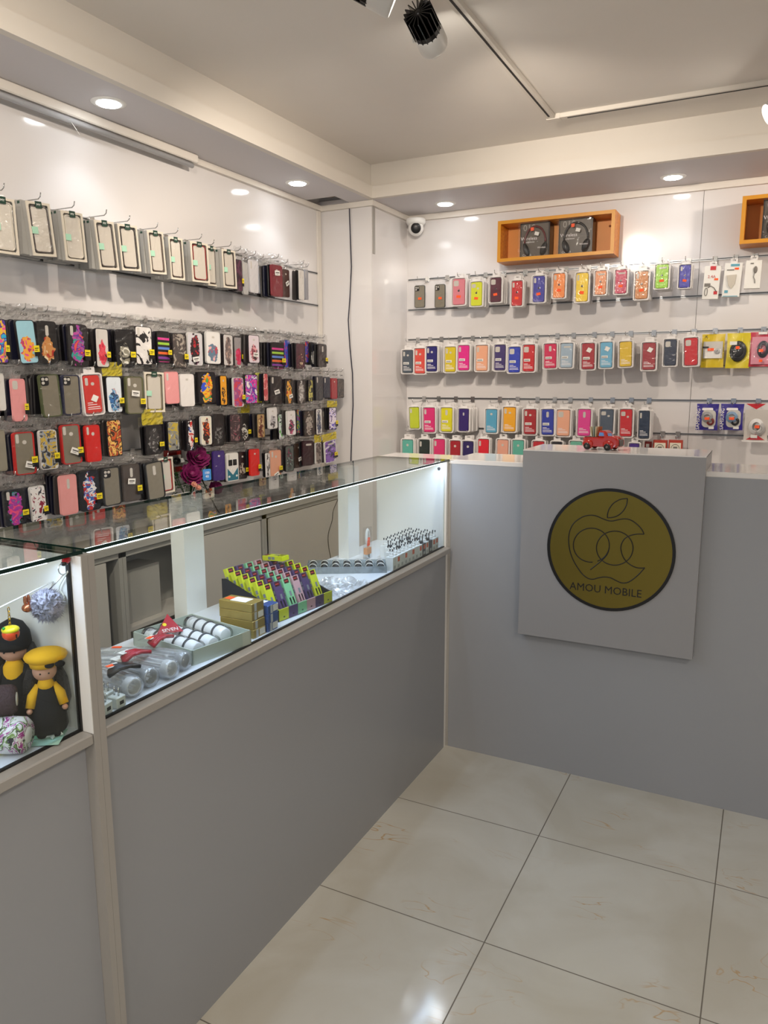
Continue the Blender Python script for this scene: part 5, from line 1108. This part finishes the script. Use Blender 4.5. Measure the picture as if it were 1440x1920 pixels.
q = at(20, 1186, 'X', -1.272); o = empty('bell_charm', q, 'orange bell charm with yellow cap on a gold chain', 'charm')
MB().ball((0, 0, -.002), .016, .016, .014, seg=20).build('orange_bell', mat('bell_orange', '#d8481c', .3), o); MB().ball((0, 0, .006), .0165, .0165, .008, seg=20).build('yellow_cap', mat('bell_yellow', '#d8c81c', .35), o); MB().box(.0155, -.0012, -.009, .017, .0012, -.001).build('slot', BLACK, o)
m = MB()
for i in range(5): m.tube([Vector((0, 0, .016+i*.0075))+(Vector((math.cos(a)*.0022, 0, math.sin(a)*.005)) if i % 2 else Vector((0, math.cos(a)*.0022, math.sin(a)*.005))) for a in [2*PI*j/10 for j in range(10)]], .0008, 5, closed=True)
m.build('gold_chain', mat('gold', '#c8a038', .25, 1), o)
MB().ball((0, -.014, .012), .003, seg=8).build('green_leaf', mat('leaf_green', '#2a9a3a', .4), o)

# ------------------------------------------------------------------ goods in the long glass counter
# white plug adapters
m = MB(); m.box(-.014, -.014, 0, .014, .014, .026, b=.002); ME['plugb'] = m.mesh('housing', [mat('plug_white', '#d4d8d2', .35)])
m = MB(); m.tube([(-.006, 0, .025), (-.006, 0, .046)], .0021, 8); m.tube([(.006, 0, .025), (.006, 0, .046)], .0021, 8); ME['pins'] = m.mesh('pins', [CHROME])
m = MB(); m.tube([(-.006, 0, .026), (-.006, 0, .040)], .0021, 8, 0); m.tube([(.006, 0, .026), (.006, 0, .040)], .0021, 8, 0); m.tube([(-.006, 0, .038), (-.006, 0, .047)], .0024, 8, 1); m.tube([(.006, 0, .038), (.006, 0, .047)], .0024, 8, 1); ME['pinsd'] = m.mesh('pins', [mat('pin_sleeve', '#d8d8d4', .4), BLACK])
ME['usb'] = MB().box(.0138, -.006, .008, .0146, .006, .016).mesh('socket', [DARK])
def adapter(x, y, rz, label, group=None):
    o = empty('plug_adapter', (x, y, ZD), label, 'charger', group, (0, 0, rz)); link('housing', ME['plugb'], o); link('pins', ME['pins'], o); link('socket', ME['usb'], o)
adapter(-1.243, 1.092, .15, 'white plug adapter standing pins up, nearest the glass at the left end'); adapter(-1.243, 1.130, .05, 'white plug adapter standing pins up, second along the glass at the left end')
adapter(-1.282, 1.100, .2, 'white plug adapter pins up behind the nearest one, left end of counter'); adapter(-1.284, 1.138, .1, 'white plug adapter pins up behind the second one, left end of counter'); adapter(-1.322, 1.120, .1, 'rearmost white plug adapter of the small cluster at the left end')
# bagged cable coils lying like sausages
def cable_bag(x, y, r, ln, rz, label, col='8e9094'):
    o = empty('cable_bag', (x, y, ZD+r), label, 'cable', None, (0, 0, rz)); R = Matrix.Rotation(PI/2, 3, 'Y')
    g = MB(); g.lathe([(r*.3, -ln/2-.002), (r*.85, -ln/2), (r, -ln/2+.01), (r*.97, 0), (r, ln/2-.01), (r*.85, ln/2), (r*.3, ln/2+.002)], 18, R=R); g.build('clear_wrap', clear_mat('wrap', '#f4f4f4', .06, .12, 1.45, .5, 40, .22, '#e8eaec'), o)
    m = MB()
    for i in range(6): m.tube([(-ln/2+.008+i*.0035, r*.72*math.cos(a), r*.72*math.sin(a)) for a in [2*PI*j/16 for j in range(16)]], .0026, 5, closed=True)
    for i in range(7): a = i*.9; m.tube([(-ln/2+.02, r*.6*math.cos(a), r*.6*math.sin(a)), (ln/2-.012, r*.6*math.cos(a), r*.6*math.sin(a))], .0028, 5)
    m.build('coiled_cable', mat('cable_'+col, '#'+col, .4), o); return o
for i, (y, l) in enumerate([(1.190, 'nearest the plug adapters'), (1.245, 'second from the plug adapters'), (1.300, 'third from the plug adapters'), (1.352, 'next to the pale tray')]):
    o = cable_bag(-1.300-.008*(i % 2), y, .0255, .13, .10*(i-1.5)+PI, 'grey cable coil in a clear wrap lying '+l, '8e9094' if i % 2 else 'dcdcdc')
    if i == 1: MB().box(-.020, -.014, 0, .020, .014, .001).build('white_label', PAPER, o, (.045, 0, .0256))
for i, (y, l) in enumerate([(1.20, 'at the left end behind the grey coils'), (1.265, 'behind the grey coils, middle one'), (1.325, 'behind the grey coils beside the tray')]):
    o = cable_bag(-1.445, y, .020, .15, .5, 'white cable bundle in clear wrap '+l, 'e2e2e0')
    if i != 1: MB().box(-.012, -.006, 0, .012, .006, .001).build('orange_sticker', ORANGE, o, (0, 0, .0203))
def bun(x, y, z, rz, col, label, st=None):
    o = empty('earphone_bag', (x, y, z), label, 'earphones', None, (0, 0, rz)); m = MB()
    for i in range(6): m.tube([(-.040+.003*i, -.012+i*.005, .006), (-.012, -.010+i*.004, .015+.002*(i % 2)), (.014, -.010+i*.004, .014), (.040-.002*i, -.014+i*.0055, .007)], .0052, 7)
    m.build('earphone_cable', mat('ear_'+col, '#'+col, .35), o); MB().box(-.030, .002, .0185, .000, .022, .0195).build('paper_card', PAPER, o)
    if st: MB().box(-.010, -.006, .0197, .008, .006, .0204).build('orange_sticker', ORANGE, o, (-.020, .012, 0))
    f = crinkle(.10, -.030, .030, 8, 6, .003, int(x*-999)); f.v = [(v[0], v[2], .025+v[1]*1.0) for v in f.v]; f.build('clear_bag', BAG, o)
bun(-1.282, 1.185, ZD+.052, 1.35, '1c1a1c', 'black earphones in a clear bag lying on the nearest cable coils', True)
bun(-1.322, 1.262, ZD+.053, 1.5, 'a8182c', 'red earphones in a clear bag, nearer of the two red ones')
bun(-1.345, 1.372, ZD+.053, 1.7, 'a8182c', 'red earphones in a clear bag leaning against the pale tray', True)
# pale tray with tub rolls
a = math.radians(10); ux = Vector((-math.cos(a), math.sin(a), 0)); uy = Vector((math.sin(a), math.cos(a), 0)); tc_ = Vector((-1.360, 1.512, ZD))
o = empty('cardboard_tray', tc_, 'pale green-grey open cardboard tray holding rolls of white tubs', 'tray', None, (0, 0, PI-a))
TM = mat('tray_sage', '#b4bdb2', .6); m = MB(); D, Wd = .125, .100
m.box(-D, -Wd, 0, D, Wd, .003).box(-D, -Wd, .003, -D+.003, Wd, .040).box(D-.003, -Wd, .003, D, Wd, .040).box(-D, -Wd, .003, D, -Wd+.003, .040).box(-D, Wd-.003, .003, D, Wd, .040); m.build('tray', TM, o)
def tubs(off, n, label, z=.026, tilt=0, r=.023):
    p = tc_+ux*off[0]+uy*off[1]; o = empty('tub_roll', (p.x, p.y, ZD+z), label, 'accessory roll', None, (0, tilt, PI-a+off[2])); R = Matrix.Rotation(PI/2, 3, 'Y')
    for i in range(n):
        x = (i-(n-1)/2)*.040
        t = MB().lathe([(r*.72, -.019), (r*.80, -.018), (r*.95, .012), (r*.93, .016)], 22, (x, 0, 0), R=R).build('tub', mat('tub_white', '#dfe2e6', .3), o)
        MB().lathe([(r*.90, .011), (r*1.06, .0115), (r*1.08, .0165), (r*.9, .0175)], 22, (x, 0, 0), R=R).build('dark_rim', mat('rim_slate', '#3c4046', .3), t)
    g = MB().lathe([(r*.3, -n*.02-.008), (r*1.1, -n*.02), (r*1.16, 0), (r*1.1, n*.02), (r*.3, n*.02+.006)], 16, R=R); g.build('clear_bag', BAG, o); return o
tubs((.0, -.066, .05), 5, 'roll of white tubs in clear bag, nearest the left side of the tray')
t = tubs((.0, -.012, .02), 5, 'roll of white tubs under the red triangle label')
tubs((.01, .062, -.04), 4, 'roll of white tubs along the right side of the tray')
o = tc_+ux*.035+uy*-.055; q = empty('triangle_label', (o.x, o.y, ZD+.060), 'red triangular label reading SEVEN lying on the tub rolls', 'label', None, (math.radians(35), 0, math.radians(62)), (1.15, 1.15, 1.15))
MB().add([(-.03, -.018, 0), (.032, -.022, 0), (.012, .036, 0), (-.03, -.018, .0012), (.032, -.022, .0012), (.012, .036, .0012)], [[0, 2, 1], [3, 4, 5], [0, 1, 4, 3], [1, 2, 5, 4], [2, 0, 3, 5]]).build('card', mat('seven_red', '#a82030', .45), q)
t = text('SEVEN', q, (.004, -.012, .0018), .0135, INKW, rot=(-PI/2, 0, 0)); MB().ball((-.004, .006, .0014), .005, .005, .001).build('yellow_dot', YELLOW, q)
# gold and blue cartons
def cartons(n, x0, x1, y0, y1, hgt, col, names):
    for i in range(n):
        z = ZD+i*(hgt+.0006); dx = random.uniform(-.002, .002); o = empty('small_carton', ((x0+x1)/2+dx, (y0+y1)/2, z), names[i], 'carton', None, (0, 0, random.uniform(-.01, .01)))
        w, d = abs(x1-x0)/2, abs(y1-y0)/2; c = MB().box(-w, -d, 0, w, d, hgt, b=.0012).build('carton', mat('carton_'+col, '#'+col, .28, .35), o)
        MB().box(w, -d+.012, .001, w+.0006, -d+.022, hgt-.001).build('silver_band', mat('band_silver', '#b8bcc0', .3), c)
        if i in (0, 2): MB().box(w, .000, .004, w+.0006, .024, hgt-.003).build('white_label', PAPER, c)
        if i == n-1: MB().box(-.025, -.02, hgt, .03, .018, hgt+.0006).build('white_label', PAPER, c); MB().box(-.050, -.012, hgt+.0001, -.028, .010, hgt+.0007).build('orange_sticker', ORANGE, c) if col != '3a5ca0' else None
cartons(4, -1.240, -1.355, 1.625, 1.682, .0245, 'a8904a', ['lowest gold carton of the stack beside the pale tray', 'second gold carton from the bottom of the gold stack', 'third gold carton from the bottom of the gold stack', 'top gold carton with orange sticker on the gold stack'])
cartons(3, -1.234, -1.350, 1.688, 1.738, .026, '3a5ca0', ['lowest blue carton between gold stack and black display', 'middle blue carton of the blue stack', 'top blue carton with white label on the blue stack'])
# black tiered display with narrow boxes
fl = at(519, 1166, 'Z', ZL); fr = at(627, 1128, 'Z', ZL); fl = Vector((-1.262, 1.780, ZD)); ang = math.radians(7)
o = empty('tiered_display', fl, 'black cardboard counter display with coloured front lip and narrow boxes in six columns', 'display stand', None, (0, 0, PI/2-ang))
# local x along the lip, local +y to the back
DW, DD, DZ = .262, .235, .0; BK = mat('display_black', '#10101a', .6)
m = MB()
for x in (0, DW-.003): m.add([(x+e, y, z) for e in (0, .003) for y, z in ((0, 0), (DD, 0), (DD, .100), (DD-.02, .102), (.012, .036), (0, .036))], [[0, 1, 2, 3, 4, 5], [11, 10, 9, 8, 7, 6]]+[[i, (i+1) % 6, 6+(i+1) % 6, 6+i] for i in range(6)])
m.box(.003, DD-.003, 0, DW-.003, DD, .098); m.box(.003, 0, 0, DW-.003, DD-.003, .002)
m.build('black_tray', BK, o)
m = MB(); m.add([(.003, .030, .018), (DW-.003, .030, .018), (DW-.003, DD-.004, .058), (.003, DD-.004, .058), (.003, .030, .014), (DW-.003, .030, .014), (DW-.003, DD-.004, .054), (.003, DD-.004, .054)], [[0, 1, 2, 3], [7, 6, 5, 4], [0, 4, 5, 1], [2, 6, 7, 3]]); m.box(.003, .020, .002, DW-.003, .030, .0215); m.build('sloping_floor', mat('display_grey', '#6a6c6c', .6), o)
CC = ['c8d028', '54406c', '84c494', 'c09aa0', '4c3c64', 'c4cc2c']
for i, c in enumerate(CC):
    l = MB().box(.003+i*.0428, -.0015, .002, .003+(i+1)*.0428-.0005, .0015, .037).build('lip_panel', mat('lip_'+c, '#'+c, .45), o)
    text(['Yellow', 'Purple', 'Green', 'Pink', 'Purple', 'Yellow'][i] if False else '80', l, (.003+(i+.5)*.0428, -.0018, .011), .007, mat('lip_ink', '#2c2c2c', .6))
    MB().box(.012+i*.0428, .005, .0222, .036+i*.0428, .029, .0228).build('orange_sticker', ORANGE, o) if False else MB().box(.012+i*.0428, .021, .0217, .034+i*.0428, .0295, .0223).build('orange_sticker', ORANGE, o)
bm_ = {}
for c in set(CC):
    m = MB(); m.box(-.0165, 0, 0, .0165, .016, .088, 0, b=.0006); m.box(-.010, -.0006, .072, .010, 0, .086, 1); m.box(-.008, -.0008, .0775, .006, -.0005, .080, 3)
    m.box(-.0172, .003, .050, -.0165, .012, .062, 2).box(-.0172, .003, .034, -.0165, .012, .046, 2)
    for x in (-.007, .006): m.add([(x-.0012, -.0007, .004), (x+.0030, -.0007, .004), (x+.0030, -.0007, .026), (x-.0030, -.0007, .026)], [[0, 1, 2, 3]], 4)
    m.box(-.002, -.0006, .030, .006, 0, .046, 2)
    bm_[c] = m.mesh('cable_carton', [mat('slim_'+c, '#'+c, .35), mat('slim_label', '#4a1418', .4), mat('slim_grey', '#7a8088', .4), mat('slim_red_text', '#c83838', .5), BLACK])
cn = {'c8d028': 'lime yellow', '54406c': 'purple', '84c494': 'mint green', 'c09aa0': 'dusty pink', '4c3c64': 'dark purple', 'c4cc2c': 'lemon yellow'}
Mo = Matrix.Translation(fl) @ Matrix.Rotation(PI/2-ang, 4, 'Z')
rown = ['front', 'second', 'third', 'fourth', 'fifth', 'back']
for i, c in enumerate(CC):
    for r in range(6):
        if (i, r) in ((5, 4), (5, 5), (4, 5)): continue
        y = .034+r*.031; z = .0195+(y-.03)*.2
        b = link('slim_box', bm_[c], None); b.matrix_world = Mo @ Matrix.Translation((.0245+i*.0428, y, z)) @ Matrix.Rotation(math.radians(-22), 4, 'X') @ Matrix.Rotation(random.uniform(-.04, .04), 4, 'Z')
        tag(b, 'narrow '+cn[c]+' box in the black display, '+rown[r]+' row, '+['leftmost', 'second', 'third', 'fourth', 'fifth', 'rightmost'][i]+' column', 'boxed accessory')
b = link('slim_box', bm_['c8d028'], None); b.matrix_world = Mo @ Matrix.Translation((.19, DD-.100, .150)) @ Matrix.Rotation(math.radians(-95), 4, 'X'); tag(b, 'narrow yellow box lying flat on top of the back row of the display', 'boxed accessory')
# crumpled clear bags
for i, (x, y, l) in enumerate([(-1.262, 2.105, 'nearest the black display'), (-1.275, 2.175, 'in the middle by the glass'), (-1.265, 2.250, 'farthest along the glass'), (-1.345, 2.135, 'behind the nearest one'), (-1.350, 2.215, 'against the divided tray')]):
    rg = random.Random(60+i); f = MB(); J = {}
    def fn(u, v):
        k = (round(u*7), round(v*6))
        if k not in J: J[k] = (rg.uniform(-.005, .005), rg.uniform(-.005, .005), rg.uniform(.001, .030)*math.sin(PI*min(max(u, .05), .95))**.5)
        return ((u-.5)*.085+J[k][0], (v-.5)*.075+J[k][1], J[k][2])
    f.sheet(fn, 7, 6, 0, False); o = f.build('clear_parts_bag', clear_mat('crumpled_bag', '#fdfdfd', .16, .1, 1.45, .5, 40, .14, '#e4e8ea'), None, (x, y, ZD)); o.rotation_euler = (0, 0, i*.7)
    tag(o, 'crumpled clear plastic bag on the shelf, '+l, 'plastic bag')
# divided clear tray
c0 = Vector((-1.395, 2.425, ZD)); ra = math.radians(-60)
o = empty('divided_tray', c0, 'clear divided tray holding two rows of black and white rolled cables', 'tray', None, (0, 0, ra+PI/2)); TL, TW = .150, .058
m = MB(); m.box(-TL, -TW, 0, TL, TW, .002)
for i in range(8): x = -TL+i*(2*TL/7)-(.002 if i == 7 else 0); m.box(x, -TW, .002, x+.002, TW, .026)
for y in (-TW, -.001, TW-.002): m.box(-TL, y, .002, TL, y+.002, .026)
m.build('clear_tray', clear_mat('tray_clear', '#e4eaec', .05, .08, 1.45, 0, 20, .25, '#c8d0d4'), o)
Mt = Matrix.Translation(c0) @ Matrix.Rotation(ra+PI/2, 4, 'Z')
for i in range(7):
    for j in (-1, 1):
        x = -TL+(i+.5)*(2*TL/7); R = Matrix.Rotation(PI/2, 3, 'Y'); q = Mt @ Vector((x, j*.028, .017))
        p = empty('rolled_cable', q, 'black rolled cable with white band, '+ORD[i]+' from left, '+('rear' if j > 0 else 'front')+' row of tray', 'cable', None, (0, 0, ra+PI))
        m = MB(); m.lathe([(.006, -.017), (.0145, -.016), (.0145, 0), (.0145, .016), (.006, .017)], 16, R=R); m.build('roll', mat('rolled_black', '#17181c', .3), p); MB().lathe([(.0146, -.004), (.0152, -.0035), (.0152, .0035), (.0146, .004)], 16, R=R).build('white_band', PAPER, p)
# upright cable pack by the post
cp = at(690, 1050, 'Z', ZD); o = empty('cable_pack', (-1.415, 2.63, ZD), 'upright white cable loop in clear pack with orange sticker by the rear post', 'cable')
m = MB()
for i in range(3): m.tube([(.002*i, (.016-.003*i)*math.cos(t), .088+(.034-.003*i)*math.sin(t)) for t in [2*PI*j/22 for j in range(22)]], .0022, 6, closed=True)
m.tube([(0, -.008, .004), (0, -.006, .05), (0, -.010, .08)], .0024, 6); m.tube([(0, .008, .004), (0, .006, .05), (0, .010, .08)], .0024, 6); m.build('white_cable', WHITE, o)
MB().box(.004, -.010, .052, .006, .010, .086).build('orange_sticker', ORANGE, o); MB().box(-.008, -.018, .018, .008, .018, .044).build('peach_insert', mat('peach_card', '#e0a06c', .5), o); MB().box(-.010, -.021, 0, .010, .021, .128).build('clear_pack', clear_mat('pack_clear', '#fafafa', .03, .05, 1.4), o)
m = MB(); m.box(-.006, -.012, 0, .006, -.004, .018).box(-.006, .004, 0, .006, .012, .018); m.build('connector', CHROME, o)
# plug boxes in rows
def mk_box(dark, st, tall=.052):
    m = MB(); m.box(-.0155, -.0155, 0, .0155, .0155, tall, 0, b=.001)
    if st: m.box(.0155, -.010, tall-.024, .0160, .008, tall-.006, 1)
    m.box(.0155, -.010, .006, .0160, .006, .018, 2)
    return m.mesh('carton', [mat('chg_dark', '#3c3c40', .4) if dark else mat('chg_white', '#e2e4e2', .4), mat('sticker_rust', '#e0683c', .6), mat('print_light', '#b0b4b4', .6)])
CB = {(d, s): mk_box(d, s) for d in (0, 1) for s in (0, 1)}; pb = mat('pin_dark', '#2c2c30', .4)
def plugtop(dark):
    m = MB(); m.tube([(0, 0, .052), (0, 0, .060)], .009, 12, 0); m.tube([(-.0055, 0, .059), (-.0055, 0, .074)], .0019, 7, 0); m.tube([(.0055, 0, .059), (.0055, 0, .074)], .0019, 7, 0)
    m.tube([(-.0055, 0, .073), (-.0055, 0, .081)], .0026, 7, 1); m.tube([(.0055, 0, .073), (.0055, 0, .081)], .0026, 7, 1); return m.mesh('plug_top', [BLACK if dark else WHITE, pb])
PT = [plugtop(0), plugtop(1)]
yy = [2.500+.0345*i for i in range(13)]
rows = [(-1.243, 0, 13), (-1.281, 2, 11), (-1.319, 4, 9), (-1.357, 5, 8)]
for ri, (x, st, n) in enumerate(rows):
    for i in range(n):
        k = i+st
        if k >= 13: continue
        dark = 1 if (ri == 0 and k in (8, 10)) else 0; stk = 1 if (ri == 0 and k in (1, 3, 5, 7, 8, 9, 11, 12)) or (ri == 1 and k in (3, 4, 6, 8, 10, 12)) else 0
        o = empty('charger_box', (x+random.uniform(-.001, .001), yy[k], ZD), ('dark grey' if dark else 'white')+' charger box with plug on top, row '+['at the glass', 'second from glass', 'third from glass', 'rearmost'][ri]+', '+['first', 'second', 'third', 'fourth', 'fifth', 'sixth', 'seventh', 'eighth', 'ninth', 'tenth', 'eleventh', 'twelfth', 'thirteenth'][i]+' along', 'charger', 'charger boxes at the far end', (0, 0, random.uniform(-.05, .05)))
        link('carton', CB[(dark, stk)], o); link('plug_top', PT[dark or (1 if k in (4, 7, 9) and ri in (1, 2) else 0)], o)

# ------------------------------------------------------------------ flowers and socket behind the counter
bx, by = -2.262, 2.535
o = empty('artificial_bouquet', (bx, by, ZK), 'bouquet of dark magenta artificial roses standing on the cupboard worktop', 'flowers')
MB().lathe([(.022, 0), (.030, .01), (.034, .05), (.026, .085), (.030, .10), (.027, .10), (.022, .08)], 18).build('dark_vase', mat('vase_dark', '#2a2224', .3), o)
ROSE = mat('rose_magenta', '#86145c', .6, var=.6, bscale=60); LEAF = mat('leaf_dark_green', '#1f4a1c', .5, var=.4)
def rose(c, r, mt, name='rose'):
    rg = random.Random(int(c[2]*1000)); f = MB(); f.ball(c, r*.35, r*.35, r*.4, seg=10)
    for ring, (n, rr, up_) in enumerate([(5, .45, .35), (6, .7, .15), (7, .95, -.05), (8, 1.1, -.3)]):
        for i in range(n):
            a = 2*PI*i/n+ring*.5+rg.uniform(-.2, .2); d = Vector((math.cos(a), math.sin(a), 0)); s_ = Vector((-d.y, d.x, 0)); wd = r*(.35+.12*ring)
            P = []
            for v in range(4):
                for u in range(5):
                    t = (u-2)/2; vv = v/3; q = Vector(c)+d*(r*rr*(.35+.75*vv-.15*t*t))+s_*(t*wd*math.sin(PI*(.25+.6*vv)))+Vector((0, 0, r*(up_-.35+.75*vv-.25*t*t*vv)+rg.uniform(-.001, .001))); P.append(q)
            f.add(P, [[v*5+u, v*5+u+1, (v+1)*5+u+1, (v+1)*5+u] for v in range(3) for u in range(4)], 0, True)
    Rr = Vector((.80, -.42, .45)).to_track_quat('Z', 'Y').to_matrix(); f.v = [tuple(Rr @ (Vector(v)-Vector(c))+Vector(c)) for v in f.v]
    k = f.build(name, mt, o); return k
for (px_, py_), r in (((372, 857), .046), ((360, 889), .044), ((405, 914), .028)):
    P = at(px_, py_, 'X', bx+.03); c = (P.x-bx, P.y-by, P.z-ZK); rose(c, r, ROSE)
    MB().tube([(0, 0, .09), (c[0]*.5, c[1]*.5, .05+c[2]*.5), (c[0], c[1], c[2]-r*.4)], .003, 6).build('stem', LEAF, o)
for px_, py_ in ((372, 914), (364, 908)):
    P = at(px_, py_, 'X', bx+.06); rose((P.x-bx, P.y-by, P.z-ZK), .011, mat('rose_peach', '#d89a84', .6), 'small_blossom')
f = MB(); rg = random.Random(3)
for i in range(46):
    c = Vector((rg.uniform(-.05, .06), rg.uniform(-.09, .11), rg.uniform(.07, .33))); d = Vector((rg.gauss(0, 1), rg.gauss(0, 1), rg.uniform(-.3, 1))).normalized(); s_ = d.orthogonal().normalized(); L_ = rg.uniform(.02, .04)
    f.add([c, c+d*L_*.5+s_*L_*.22, c+d*L_, c+d*L_*.5-s_*L_*.22, c+d*L_*.5+d.cross(s_)*L_*.05], [[0, 1, 4], [1, 2, 4], [2, 3, 4], [3, 0, 4]])
f.build('leaves', LEAF, o)
f = MB()
for i in range(24):
    a = rg.uniform(0, 2*PI); f.tube([(0, 0, .09), (.03*math.cos(a), .05*math.sin(a), .18), (.05*math.cos(a), .11*math.sin(a), rg.uniform(.1, .32))], .0012, 4)
f.build('twigs', LEAF, o)
P = at(388, 890, 'X', bx+.075); t = MB(); t.prism(rrect(.040, .050, .006), -.001, .001); t = t.build('blue_tag', mat('tag_blue', '#3f86c8', .5), o, (P.x-bx, P.y-by, P.z-ZK)); t.rotation_euler = (0, 0, PI/2-.4); text('100\n40', t, (0, -.0015, .0), .016, INKW)
# red socket with white plug
P = at(328, 864, 'X', XL+.03); o = empty('wall_socket', (XL+.0035, P.y, P.z), 'dark red power socket with grey plug and black cable beside the roses', 'socket')
MB().box(0, -.045, -.052, .030, .045, .052, b=.004).build('socket_body', mat('socket_red', '#8c1c18', .4), o); MB().box(.030, -.040, -.026, .034, .040, .026).build('grey_face', mat('socket_grey', '#a8a29a', .4), o)
R = Matrix.Rotation(PI/2, 3, 'Y'); MB().lathe([(.016, 0), (.017, .012), (.012, .02)], 16, (.034, -.005, 0), R=R).build('plug', BLACK, o); MB().box(.036, .012, -.010, .052, .042, .010, b=.002).build('white_plug', WHITE, o)
MB().tube(smooth([(.05, .04, .0), (.07, .08, -.03), (.08, .14, -.14), (.09, .2, -.25), (.09, .24, -.29)], 5), .003, 6).build('cable', BLACK, o)
